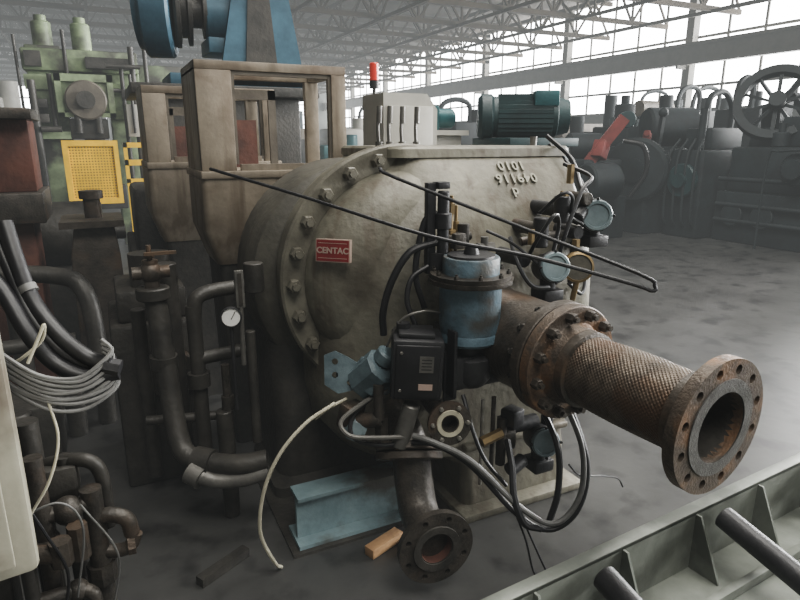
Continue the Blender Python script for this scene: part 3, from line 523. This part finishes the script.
for p,q,r in [((-0.6,8.0,1.0),(-0.6,8.0,2.9),0.04),((-0.75,8.0,1.0),(-0.75,8.0,2.6),0.03),((-1.9,7.95,0.5),(-1.9,7.95,2.4),0.05),((-1.68,8.1,1.7),(-1.68,8.1,2.5),0.03),((-0.5,8.1,2.3),(-0.9,8.0,2.3),0.03),((-2.05,8.2,1.0),(-2.05,8.2,3.0),0.02),((-1.45,8.2,2.5),(-1.45,8.2,3.1),0.025),((-0.4,8.2,1.6),(-0.4,8.2,3.0),0.03),((-0.66,7.72,1.7),(-0.66,7.72,2.5),0.02),((-1.85,7.9,1.75),(-1.6,7.9,1.75),0.04),((-0.95,7.9,2.62),(-0.5,7.9,2.62),0.03)]:
    part(P,'control_pipe',MB().cyl(p,q,r),CASTD)
for p in ((-1.82,8.1,2.1),(-1.82,8.1,1.9),(-0.7,8.0,2.25)): part(P,'valve_block',MB().box(p,(0.16,0.16,0.12),bev=0.01),CASTD)
part(P,'control_panel',MB().bb((-0.75,7.75,1.65),(-0.45,7.9,2.1),0.01),GREYCAB)
part(P,'shelf_bracket',MB().bb((-1.95,8.0,1.62),(-1.5,8.3,1.72)),PRESS)
part(P,'head_frame',MB().bb((-1.62,7.95,1.92),(-0.88,8.0,1.98)).bb((-1.62,7.95,2.4),(-0.88,8.0,2.5)).bb((-1.62,7.95,1.92),(-1.54,8.0,2.5)).bb((-0.96,7.95,1.92),(-0.88,8.0,2.5)),PRESS)
P2=thing('grey_machine_tool',(-0.1,10.5,0),'grey-green machine tool column with dark slide and rails','machine tool')
part(P2,'column',MB().bb((-0.4,10.2,0),(0.4,11.0,2.9),0.03).bb((-0.5,10.0,1.6),(0.5,10.3,2.3),0.02),PRESS)
part(P2,'slide',MB().bb((-0.2,9.9,1.2),(0.2,10.1,2.6),0.02).cyl((0,9.9,2.0),(0,9.7,2.0),0.2),CASTD)
part(P2,'guard_rail',MB().bb((-0.5,9.7,1.1),(0.6,9.75,1.2)).bb((-0.5,9.7,0),(-0.42,9.75,1.2)),YELLOW)
P3=thing('grey_machine_tool',(-3.2,9.5,0),'grey machine tool beside rusty column','machine tool')
part(P3,'column',MB().bb((-3.9,9.2,0),(-2.5,10.2,2.2),0.03).bb((-3.6,9.0,2.0),(-2.6,9.6,2.7),0.03),GREYCAB)
part(P3,'slide',MB().bb((-3.4,8.8,1.0),(-2.8,9.2,1.8),0.02).cyl((-2.7,9.0,1.2),(-2.7,9.0,2.5),0.06),CASTD)

# rusty things on the drive side
R1=thing('rusty_column',(-1.75,2.35,0),'red-brown rusty machine column with flanged cap','machine column')
part(R1,'column_body',MB().bb((-1.95,2.2,0),(-1.58,2.6,1.14),0.01).bb((-1.95,2.2,1.30),(-1.53,2.6,1.72),0.01),RUST)
part(R1,'cross_band',MB().bb((-2.05,2.1,1.12),(-1.5,2.7,1.30),0.01),DARKPIPE)
part(R1,'cap_plate',MB().bb((-2.0,2.1,1.72),(-1.5,2.65,1.78),0.005).cyl((-1.75,2.35,1.78),(-1.75,2.35,1.9),0.08),DARKPIPE)
R2=thing('rusty_pedestal',(-1.25,2.3,0),'brown rusty pedestal box with capped pipe on top','pedestal')
part(R2,'pedestal_body',MB().loft([(0,-1.42,-1.10,2.1,2.5,0.01),(0.9,-1.40,-1.12,2.12,2.48,0.01),(1.10,-1.36,-1.14,2.15,2.45,0.01)]).bb((-1.44,2.06,1.08),(-1.08,2.54,1.12)),BROWNPIPE)
part(R2,'capped_pipe',MB().cyl((-1.25,2.3,1.12),(-1.25,2.3,1.26),0.05).cyl((-1.25,2.3,1.24),(-1.25,2.3,1.29),0.07,seg=12),BROWNPIPE)
D1=thing('dark_gearbox_housing',(-0.75,2.6,0),'dark grimy gearbox housing with motor and pipes','gearbox')
part(D1,'housing',MB().bb((-1.0,2.3,0),(-0.2,2.95,1.3),0.04).cyl((-1.05,2.75,0.6),(-1.0,2.75,0.6),0.35,bev=0.01,seg=36),CASTD)
D2=thing('dark_drive_motor',(-1.8,3.3,0),'dark grimy drive motor on a block base','motor')
part(D2,'motor',MB().cyl((-2.1,3.2,0.9),(-1.2,3.2,0.9),0.25,bev=0.02).cyl((-1.2,3.2,0.9),(-1.05,3.2,0.9),0.06),CASTD)
part(D2,'motor_base',MB().bb((-2.2,2.9,0),(-1.2,3.6,0.68),0.03),CASTD)
D3=thing('floor_pipe_run',(-1.5,1.8,0),'dark horizontal pipe run with floor supports','piping')
for mb_ in (MB().sweep([(-2.6,1.9,0.9),(-2.0,1.86,0.88),(-1.5,1.8,0.86),(-1.33,1.7,0.75),(-1.30,1.6,0.3),(-1.30,1.6,0.0)],0.05,12),MB().cyl((-1.7,1.85,0.0),(-1.7,1.85,0.86),0.05),MB().cyl((-2.4,1.5,0.55),(-1.4,1.5,0.55),0.04),MB().cyl((-1.45,1.5,0),(-1.45,1.5,0.55),0.05),MB().bb((-2.3,1.1,0),(-1.5,1.4,0.35),0.02),MB().cyl((-1.9,1.0,0.0),(-1.9,1.0,0.7),0.09,bev=0.01),MB().cyl((-1.6,0.7,0.0),(-1.6,0.7,0.5),0.05,bev=0.01)):
    part(D3,'pipe_run',mb_,CASTD)

# ------------------------------------------------------------------ foreground control box and pipes
CB=thing('control_box_stand',(-1.62,-0.7,0),'beige control cabinet on a steel post with worn edges','control cabinet')
part(CB,'cabinet_body',MB().box((-1.64,-0.72,1.07),(0.50,0.34,0.58),rot=(0,0,0.15),bev=0.015),BEIGE)
part(CB,'cabinet_door',MB().box((-1.61,-0.905,1.07),(0.42,0.015,0.50),rot=(0,0,0.15),bev=0.004),BEIGE)
part(CB,'support_post',MB().bb((-1.74,-0.78,0),(-1.64,-0.68,0.8),0.006).bb((-1.84,-0.88,0),(-1.54,-0.58,0.02)),CASTD)
R3=thing('rusty_post',(-1.6,-0.3,0),'rust-brown square steel post with grime','post')
part(R3,'post_body',MB().bb((-1.64,-0.36,0),(-1.52,-0.24,1.62),0.008),DARKPIPE)
LP=thing('pipe_manifold',(-1.36,-0.35,0),'cluster of dark rusty pipes with elbows and unions','pipe manifold')
for mb_,m in [(MB().cyl((-1.30,-0.35,0),(-1.30,-0.35,0.66),0.028).cyl((-1.30,-0.35,0.36),(-1.30,-0.35,0.42),0.04,seg=8),DARKPIPE),
    (MB().cyl((-1.42,-0.38,0),(-1.42,-0.38,0.80),0.024).cyl((-1.42,-0.38,0.5),(-1.42,-0.38,0.56),0.036,seg=8),DARKPIPE),
    (MB().cyl((-1.46,-0.45,0),(-1.46,-0.45,0.76),0.018),CASTD),(MB().cyl((-1.44,-0.25,0),(-1.44,-0.25,0.85),0.032),CASTD),(MB().cyl((-1.36,-0.28,0),(-1.36,-0.28,0.74),0.022),CASTD),
    (MB().sweep([(-1.30,-0.35,0.56),(-1.26,-0.36,0.57),(-1.22,-0.37,0.55),(-1.21,-0.37,0.50)],0.022,12),DARKPIPE),(MB().sweep([(-1.30,-0.35,0.46),(-1.26,-0.36,0.45),(-1.22,-0.37,0.46),(-1.2,-0.37,0.5)],0.02,12),BROWNPIPE),
    (MB().cyl((-1.42,-0.38,0.62),(-1.30,-0.35,0.62),0.022).ball((-1.36,-0.37,0.62),0.04),DARKPIPE),(MB().cyl((-1.46,-0.45,0.42),(-1.36,-0.42,0.40),0.02).ball((-1.36,-0.42,0.40),0.03),DARKPIPE),
    (MB().sweep([(-1.36,-0.42,0.40),(-1.33,-0.43,0.39),(-1.32,-0.43,0.34),(-1.32,-0.43,0.1),(-1.32,-0.43,0.0)],0.018,12),DARKPIPE),
    (MB().cyl((-1.46,-0.44,0.56),(-1.38,-0.46,0.55),0.024,bev=0.003).cyl((-1.38,-0.46,0.52),(-1.38,-0.46,0.59),0.028,seg=8),BROWNPIPE),
    (MB().sweep([(-1.44,-0.25,0.70),(-1.38,-0.27,0.72),(-1.30,-0.3,0.72),(-1.27,-0.3,0.66),(-1.27,-0.3,0.5)],0.02,12),CASTD),
    (MB().bb((-1.50,-0.32,0.62),(-1.33,-0.22,0.72),0.01),CASTD)]:
    part(LP,'pipe_run',mb_,m)
part(LP,'pipe_union',MB().cyl((-1.225,-0.37,0.47),(-1.205,-0.37,0.47),0.034,seg=8),RUSTFL)
part(LP,'pipe_union',MB().cyl((-1.34,-0.42,0.50),(-1.34,-0.42,0.6),0.026,seg=8),BROWNPIPE)
part(LP,'capillary_tube',MB().sweep([(-1.36,-0.45,0.4),(-1.32,-0.48,0.62),(-1.36,-0.5,0.72),(-1.46,-0.5,0.7)],0.003,8),GREYCBL)
part(LP,'capillary_tube',MB().sweep([(-1.28,-0.4,0.3),(-1.25,-0.45,0.5),(-1.32,-0.46,0.68)],0.003,8),GREYCBL)
part(LP,'capillary_tube',MB().sweep([(-1.40,-0.46,0.35),(-1.37,-0.48,0.5),(-1.40,-0.5,0.64),(-1.44,-0.49,0.75)],0.004,8),RUBBER)
HB=thing('black_hose_bundle',(-1.35,-0.4,0),'thick black hoses and coiled grey cables hanging from the cabinet','hose bundle')
for pts,r in [([(-1.405,-0.28,1.40),(-1.385,-0.33,1.30),(-1.36,-0.37,1.21),(-1.31,-0.42,1.13),(-1.25,-0.45,1.07),(-1.20,-0.48,1.06)],0.020),
              ([(-1.46,-0.32,1.30),(-1.42,-0.36,1.24),(-1.38,-0.41,1.15),(-1.33,-0.44,1.07),(-1.26,-0.47,1.03),(-1.19,-0.48,1.035)],0.020),
              ([(-1.43,-0.27,1.36),(-1.40,-0.33,1.27),(-1.37,-0.38,1.18),(-1.32,-0.42,1.10),(-1.26,-0.44,1.05),(-1.21,-0.46,1.05)],0.016)]:
    part(HB,'rubber_hose',MB().sweep(pts,r,12),RUBBER)
part(HB,'hose_end',MB().cyl((-1.22,-0.475,1.055),(-1.185,-0.485,1.045),0.024,seg=8),BLACK)
part(HB,'hose_band',MB().cyl((-1.372,-0.352,1.25),(-1.366,-0.36,1.235),0.022,seg=16),GREYCBL)
for i in range(9):
    j=lambda s=0.006: rnd.uniform(-s,s)
    z=1.10-0.0105*i; o_=0.004*i
    part(HB,'grey_cable',MB().sweep([(-1.47,-0.45+j(),z+0.07+j()),(-1.42,-0.48,z+0.01+j()),(-1.35+j(),-0.5,z-0.04+j()),(-1.28,-0.5+j(),z-0.052+j()),(-1.225+o_*0.3,-0.49,z-0.03+j()),(-1.20+o_*0.2,-0.475,z+0.0+j()),(-1.22,-0.46,z+0.02)],0.0052,8),GREYCBL)
part(HB,'grey_cable',MB().sweep([(-1.42,-0.44,1.08),(-1.39,-0.46,1.10),(-1.345,-0.47,1.14),(-1.335,-0.48,1.18),(-1.35,-0.48,1.15),(-1.38,-0.48,1.09)],0.004,8),WHITEH)
part(HB,'grey_cable',MB().sweep([(-1.35,-0.5,1.0),(-1.34,-0.51,0.9),(-1.37,-0.52,0.8),(-1.42,-0.52,0.72)],0.0035,8),WHITEH)

# ------------------------------------------------------------------ tray in front
TR=thing('steel_tray',(0.6,-1.2,0),'grey-green painted steel drip tray with ribs and black bars','steel tray')
ra=0.07
def tr(x,y,z):
    return V((-0.22+x*math.cos(ra)-y*math.sin(ra), -0.84+x*math.sin(ra)+y*math.cos(ra), z))
def tb(mb,lo,hi,bev=0.0):
    c=tr((lo[0]+hi[0])/2,(lo[1]+hi[1])/2,(lo[2]+hi[2])/2)
    return mb.box(c,[abs(b-a) for a,b in zip(lo,hi)],rot=(0,0,ra),bev=bev)
mb=MB(); tb(mb,(-0.5,-1.3,0.0),(3.2,0.0,0.02)); tb(mb,(-0.5,-0.012,0.0),(3.2,0.0,0.26)); tb(mb,(-0.5,-0.012,0.245),(3.2,0.035,0.264),0.003); tb(mb,(-0.5,-1.3,0),(3.2,-1.288,0.16)); tb(mb,(3.19,-1.3,0),(3.2,0,0.26))
part(TR,'tray_shell',mb,TRAY)
for k in range(7):
    x=0.10+0.40*k; m2=MB().prism([(0,0.02),(0.12,0.02),(0.02,0.25),(0,0.25)],Matrix((( math.sin(ra),0,math.cos(ra)),(-math.cos(ra),0,math.sin(ra)),(0,1,0))),tr(x,-0.012,0),0.010)
    part(TR,'rib',m2,TRAY)
for x in (0.38,1.03,1.70): 
    b=part(TR,'roller_bar',MB().cyl(tr(x,-0.04,0.215),tr(x-0.05,-0.80,0.06),0.044,seg=24,bev=0.004),BLACK)
mb=MB(); tb(mb,(-0.5,-0.20,0.02),(3.2,-0.17,0.06),0.004); part(TR,'angle_rail',mb,TRAY)

# ------------------------------------------------------------------ behind the compressor
CA=thing('instrument_cabinet',(0.72,1.85,0),'pale grey instrument cabinet with sloped top','cabinet')
part(CA,'cabinet_body',MB().prism([(-0.2,0),(0.2,0),(0.2,1.80),(0.12,1.90),(-0.2,1.90)],frame((0,-1,0)),(0.72,2.0,0),0.35),GREYCAB)
part(CA,'cabinet_door',MB().bb((0.55,1.635,0.9),(0.88,1.648,1.82),0.003),GREYCAB)
BE=thing('signal_beacon',(0.96,2.8,0),'red stack light on a thin pole','signal light')
part(BE,'pole',MB().cyl((0.96,2.8,0),(0.96,2.8,2.04),0.015),GALV)
part(BE,'lamp_base',MB().cyl((0.96,2.8,2.02),(0.96,2.8,2.08),0.04),BLACK)
part(BE,'lamp_lens',MB().cyl((0.96,2.8,2.08),(0.96,2.8,2.22),0.038,bev=0.006),REDLAMP)
MO=thing('electric_motor',(2.1,2.2,0),'dark teal finned electric motor on a steel stand','motor')
part(MO,'motor_body',MB().cyl((1.84,2.35,1.79),(2.30,2.07,1.79),0.165,bev=0.01,seg=36),TEALD)
F=frame((0.5,-0.3,0)); mb=MB()
for k in range(28):
    a=2*PI*k/28; c=V((2.07,2.21,1.79))+F@V((0.17*math.cos(a),0.17*math.sin(a),0)); mb.beam(c-V((0.19,-0.114,0)),c+V((0.19,-0.114,0)),0.006,0.03)
ff=part(MO,'cooling_fins',mb,TEALD); ff['kind']='stuff'
part(MO,'fan_cover',MB().cyl((1.74,2.41,1.79),(1.86,2.34,1.79),0.185,bev=0.03,seg=36),TEALD)
part(MO,'end_bell',MB().cyl((2.29,2.076,1.79),(2.38,2.02,1.79),0.16,0.13,seg=36),TEALD)
part(MO,'shaft',MB().cyl((2.37,2.027,1.79),(2.40,2.01,1.79),0.03),STEEL)
part(MO,'terminal_box',MB().box((2.16,2.05,1.93),(0.2,0.14,0.12),rot=(0,0,-0.5),bev=0.01),TEALM)
part(MO,'stand',MB().bb((1.85,2.0,0),(2.4,2.45,1.55),0.01).bb((1.75,1.95,1.55),(2.45,2.5,1.62),0.006),TEALD)
GB=thing('teal_gear_pump',(1.35,2.6,0),'small teal gear pump with red knob on a stand','pump')
part(GB,'pump_body',MB().box((1.30,2.6,1.78),(0.26,0.2,0.2),bev=0.02).cyl((1.43,2.6,1.78),(1.60,2.6,1.78),0.08,bev=0.01).cyl((1.25,2.6,1.86),(1.25,2.6,1.96),0.05),TEALM)
part(GB,'red_knob',MB().ball((1.14,2.55,1.85),0.035),RED)
part(GB,'stand',MB().bb((1.1,2.4,0),(1.58,2.8,1.64),0.01).bb((1.05,2.35,1.64),(1.62,2.85,1.68)),GREYCAB)

# ------------------------------------------------------------------ dark engines along the aisle
def wheel(par,name,c,axis,r,mat,sp=6,t=0.09,sw=0.08,rim=0.84):
    F=frame(axis); mb=MB().lathe(c,axis,[(r*rim,-t/2),(r,-t/2),(r,t/2),(r*rim,t/2),(r*rim,-t/2)],48)
    w=part(par,name,mb,mat)
    part(w,'hub',MB().lathe(c,axis,[(0,-t),(r*0.2,-t),(r*0.2,t),(0,t)],24),mat)
    for k in range(sp):
        a=2*PI*k/sp+0.3; d=F@V((math.cos(a),math.sin(a),0)); part(w,'spoke',MB().beam(V(c)+d*r*0.15,V(c)+d*r*0.9,sw,sw*0.8),mat)
    return w
E1=thing('flywheel_engine',(8.6,4.0,0),'dark blue industrial machine with large spoked flywheel','engine')
part(E1,'machine_base',MB().bb((7.9,2.4,0),(9.6,4.65,0.8),0.03).bb((8.05,2.6,0.8),(9.4,4.6,1.5),0.05),NAVY)
part(E1,'cylinder_block',MB().bb((8.3,2.8,1.5),(9.2,4.0,1.95),0.05).cyl((8.3,4.3,1.5),(9.3,3.9,1.5),0.3,bev=0.03),NAVY)
part(E1,'cylinder_head',MB().cyl((8.0,3.3,1.2),(7.7,3.3,1.2),0.25,bev=0.03).cyl((7.72,3.3,1.2),(7.6,3.3,1.2),0.14),NAVY)
wheel(E1,'flywheel',(8.35,4.15,2.16),(-0.80,-0.5,0.40),0.60,NAVY,10,0.16,0.055,0.79)
part(E1,'bearing_stand',MB().beam((8.7,4.3,1.3),(8.45,4.2,2.16),0.3),NAVY)
part(E1,'brace_arm',MB().beam((8.8,3.4,1.3),(9.0,4.3,2.3),0.12),NAVY)
part(E1,'hand_rail',MB().sweep([(7.65,2.5,0.0),(7.65,2.5,1.3),(7.65,2.7,1.45),(7.65,3.5,1.45),(7.65,3.7,1.3),(7.65,3.7,0)],0.018,8,n=5),NAVY)
for (x,y) in ((8.2,2.9),(8.2,3.4),(8.2,3.9)):
    part(E1,'valve_cap',MB().cyl((x,y,1.5),(x,y,1.72),0.12,bev=0.02).cyl((x,y,1.72),(x,y,1.85),0.05),NAVY)
for z in (0.35,0.6,1.0): part(E1,'side_pipe',MB().cyl((7.86,2.5,z),(7.86,4.6,z),0.035),NAVY)
for y in (2.9,3.8,4.3): part(E1,'inspection_cover',MB().cyl((7.9,y,0.45),(7.84,y,0.45),0.18,bev=0.01),NAVY)
E6=thing('pump_block',(8.2,5.05,0),'dark compact pump block with pipes and round covers','machine')
part(E6,'block_body',MB().bb((7.6,4.72,0),(9.0,5.4,1.45),0.05).bb((7.8,4.8,1.45),(8.6,5.3,1.8),0.05),NAVY)
part(E6,'round_cover',MB().cyl((7.6,5.05,0.95),(7.5,5.05,0.95),0.28,bev=0.02).cyl((7.5,5.05,0.95),(7.44,5.05,0.95),0.12),TEALD)
part(E6,'riser_pipe',MB().sweep([(7.9,5.0,1.7),(7.9,5.0,2.2),(8.05,5.0,2.35),(8.3,5.0,2.35),(8.5,5.0,2.1),(8.5,5.0,1.7)],0.05,10),NAVY)
part(E6,'riser_pipe',MB().cyl((7.7,4.9,1.4),(7.7,4.9,2.1),0.06),NAVY)
for k in range(4): part(E6,'bent_tube',MB().sweep([(7.58,4.78+0.18*k,0.2),(7.50,4.78+0.18*k,0.4),(7.52,4.8+0.18*k,1.3),(7.7,4.85+0.15*k,1.62)],0.022,8,n=5),NAVY)
E2=thing('gear_machine',(7.8,6.2,0),'dark machine with gear wheel, stacks and upper cylinder','machine')
part(E2,'machine_base',MB().bb((7.2,5.5,0),(8.6,7.3,0.7),0.03).bb((7.3,5.6,0.7),(8.5,7.2,1.5),0.05),NAVY)
part(E2,'wheel_guard',MB().cyl((7.25,5.75,1.1),(7.05,5.65,1.1),0.55,bev=0.05,seg=36).cyl((7.06,5.65,1.1),(7.0,5.62,1.1),0.2,seg=24),NAVY)
part(E2,'upper_cylinder',MB().cyl((7.6,6.0,1.82),(8.4,5.65,1.82),0.34,bev=0.04,seg=28),NAVY)
part(E2,'exhaust_stack',MB().cyl((7.7,6.6,1.3),(7.7,6.6,2.25),0.18,bev=0.03).cyl((7.7,6.6,2.25),(7.7,6.6,2.4),0.08),NAVY)
part(E2,'exhaust_stack',MB().cyl((8.3,6.2,1.4),(8.3,6.2,2.4),0.12,bev=0.02),NAVY)
part(E2,'rocker_box',MB().bb((7.4,6.2,1.5),(8.4,7.1,1.85),0.04),NAVY)
part(E2,'red_valve',MB().cyl((7.35,5.7,1.5),(7.35,5.7,1.72),0.07,bev=0.01).cyl((7.28,5.65,1.72),(7.42,5.75,1.72),0.05),REDB)
part(E2,'control_arm',MB().beam((7.5,5.6,1.3),(7.4,5.45,2.0),0.07).ball((7.4,5.45,2.05),0.08),NAVY)
E3=thing('red_arm_machine',(6.2,5.9,0),'dark blue machine with sloping faded red arm','machine')
part(E3,'machine_base',MB().bb((5.7,5.4,0),(6.7,7.2,0.7),0.03).bb((5.8,5.5,0.7),(6.65,7.0,1.3),0.05),NAVY)
part(E3,'front_drum',MB().cyl((5.75,5.4,0.95),(6.3,5.35,0.95),0.30,bev=0.03),NAVY)
part(E3,'red_arm',MB().beam((5.98,5.6,1.25),(6.38,5.3,1.95),0.12,0.18),REDB)
part(E3,'red_arm_box',MB().box((6.12,5.5,1.45),(0.22,0.2,0.28),rot=(0,0.4,0.3),bev=0.02),REDB)
part(E3,'arm_head',MB().cyl((6.4,5.25,1.92),(6.55,5.45,1.92),0.13,bev=0.01),TEALD)
part(E3,'upper_pump',MB().cyl((5.95,6.1,1.5),(6.5,5.9,1.5),0.22,bev=0.03).cyl((6.4,6.4,1.3),(6.4,6.4,2.0),0.12),NAVY)
part(E3,'hose_loop',MB().sweep([(6.5,5.4,1.6),(6.75,5.2,1.5),(6.8,5.15,1.1),(6.65,5.3,0.7)],0.04,10),RUBBER)
E4=thing('long_machine_bed',(9.8,8.5,0),'long dark machine bed with guards and rollers','machine')
part(E4,'machine_bed',MB().bb((8.95,7.6,0),(11.0,11.2,0.9),0.04).bb((9.3,7.7,0.9),(10.6,9.5,1.8),0.05),NAVY)
part(E4,'guard_sheet',MB().bb((9.0,9.8,0.9),(10.8,11.0,2.0),0.02),TAND)
part(E4,'guard_sheet',MB().bb((9.3,7.8,1.8),(10.2,8.6,2.1),0.02),TEALD)
part(E4,'roller',MB().cyl((9.1,7.6,2.25),(10.0,7.6,2.25),0.16),TAND)
part(E4,'exhaust_stack',MB().cyl((9.6,8.9,1.8),(9.6,8.9,2.6),0.14),NAVY)
E5=thing('roll_stand',(12,5.5,0),'dark roll stand with curved pipes','machine')
part(E5,'machine_base',MB().bb((11.0,3.0,0),(13.0,6.5,1.4),0.05).bb((11.3,3.5,1.4),(12.7,5.5,2.3),0.05),NAVY)
part(E5,'pipe_arch',MB().sweep([(11.5,6.0,1.2),(11.5,6.0,2.4),(11.7,5.6,2.9),(12.2,4.8,2.8),(12.3,4.5,2.0)],0.07,10),NAVY)
# further rows toward the end of the hall
for i,(x,y,w,d,h,m) in enumerate([(3.6,11,1.4,2,1.5,TEALM),(5.0,14,1.6,2,1.9,GREYCAB),(2.6,15,1.2,2,1.7,NAVY2),(8.0,15,2,3,1.9,NAVY),(11.5,14.6,2,3,2.2,NAVY),(14.5,10,2,4,2.4,NAVY),(5.5,20,2,3,2.0,TAN),(9.5,21,3,3,2.4,NAVY),(1.0,17,1.5,2,2.3,PRESS),(-3.5,16,2,3,2.6,GREYCAB),(-6.5,13,2,3,2.4,PRESS),(14,18,3,3,2.4,NAVY),(2.5,26,3,3,2.2,TAN),(-1.5,24,2,3,2.8,CASTD),(7,28,3,3,2.6,TEALD),(12.5,24,3,3,2.8,NAVY),(17,14,2.5,4,2.6,NAVY),(12.5,9,1.5,2,2.3,NAVY),(17.5,22,2.5,4,2.8,NAVY),(15,5.5,2.5,4,2.6,NAVY),(10.3,6.0,0.9,1.6,2.2,NAVY),(6.6,10.5,1.6,2,2.0,NAVY)]):
    t=thing('stored_machine',(x,y,0),'used industrial machine with stepped housing and drive wheel','machine','stored machines in the hall')
    part(t,'machine_base',MB().bb((x-w/2,y-d/2,0),(x+w/2,y+d/2,h*0.55),0.04),m)
    part(t,'housing',MB().bb((x-w*0.35,y-d*0.3,h*0.55),(x+w*0.2,y+d*0.3,h),0.05).cyl((x+w*0.25,y,h*0.55),(x+w*0.25,y,h*1.15),w*0.12,bev=0.02),m)
    part(t,'drive_wheel',MB().lathe((x-w*0.2,y-d/2-0.05,h*0.55),(0,-1,0),[(0,0),(w*0.25,0),(w*0.27,0.03),(w*0.27,0.1),(w*0.1,0.12),(0,0.12)],28),CASTD)
    if m in (NAVY,TEALD):
        part(t,'overhead_pipe',MB().sweep([(x-w*0.4,y,h*0.5),(x-w*0.4,y,h*1.1),(x-w*0.2,y,h*1.25),(x+w*0.1,y,h*1.2),(x+w*0.1,y,h*0.9)],0.06,8,n=5),m)

# ------------------------------------------------------------------ lights
def area(name,loc,size,sy,energy,rot,col=(1,1,1)):
    l=bpy.data.lights.new(name,'AREA'); l.shape='RECTANGLE'; l.size=size; l.size_y=sy; l.energy=energy; l.color=col
    o=bpy.data.objects.new(name,l); COL.objects.link(o); o.location=loc; o.rotation_euler=rot; return o
area('added_ceiling_fill',(3.0,1.0,7.9),3,8,900,(0,0,0),(1.0,0.97,0.91))  # added lamp under the ceiling, brightens tops and front faces
area('added_ceiling_fill.001',(-0.5,-5,7.9),4,4,520,(0,0,0),(1.0,0.97,0.91))  # added unseen lamp behind the camera, fills the left side
area('window_daylight',(20.5,-1,5.4),20,4.6,11000,(PI/2,0,PI/2),(1.0,0.99,0.97))

# world: closed hall; air glows faintly in place of light scattered by haze
W=bpy.data.worlds.new('glowing_hall_air'); SC.world=W; W.use_nodes=True
nt=W.node_tree; bg=nt.nodes['Background']; bg.inputs[0].default_value=(0.7,0.8,0.9,1); bg.inputs[1].default_value=1.0
em=nt.nodes.new('ShaderNodeEmission'); em.inputs[0].default_value=(0.93,0.97,0.96,1); em.inputs[1].default_value=0.0045
ab=nt.nodes.new('ShaderNodeVolumeAbsorption'); ab.inputs[0].default_value=(0,0,0,1); ab.inputs[1].default_value=0.016
ad=nt.nodes.new('ShaderNodeAddShader'); nt.links.new(em.outputs[0],ad.inputs[0]); nt.links.new(ab.outputs[0],ad.inputs[1])
nt.links.new(ad.outputs[0], nt.nodes['World Output'].inputs['Volume'])

# ------------------------------------------------------------------ camera
cam=bpy.data.cameras.new('camera'); cam.sensor_width=36; cam.lens=27; cam.clip_start=0.05; cam.clip_end=200
co=bpy.data.objects.new('camera',cam); COL.objects.link(co)
co.location=(-1.173,-2.065,1.6); co.rotation_euler=(math.radians(90-14.9),0,math.radians(-26))
SC.camera=co
SC.view_settings.view_transform='AgX'
SC.view_settings.look='AgX - Medium High Contrast'
SC.view_settings.exposure=0.55
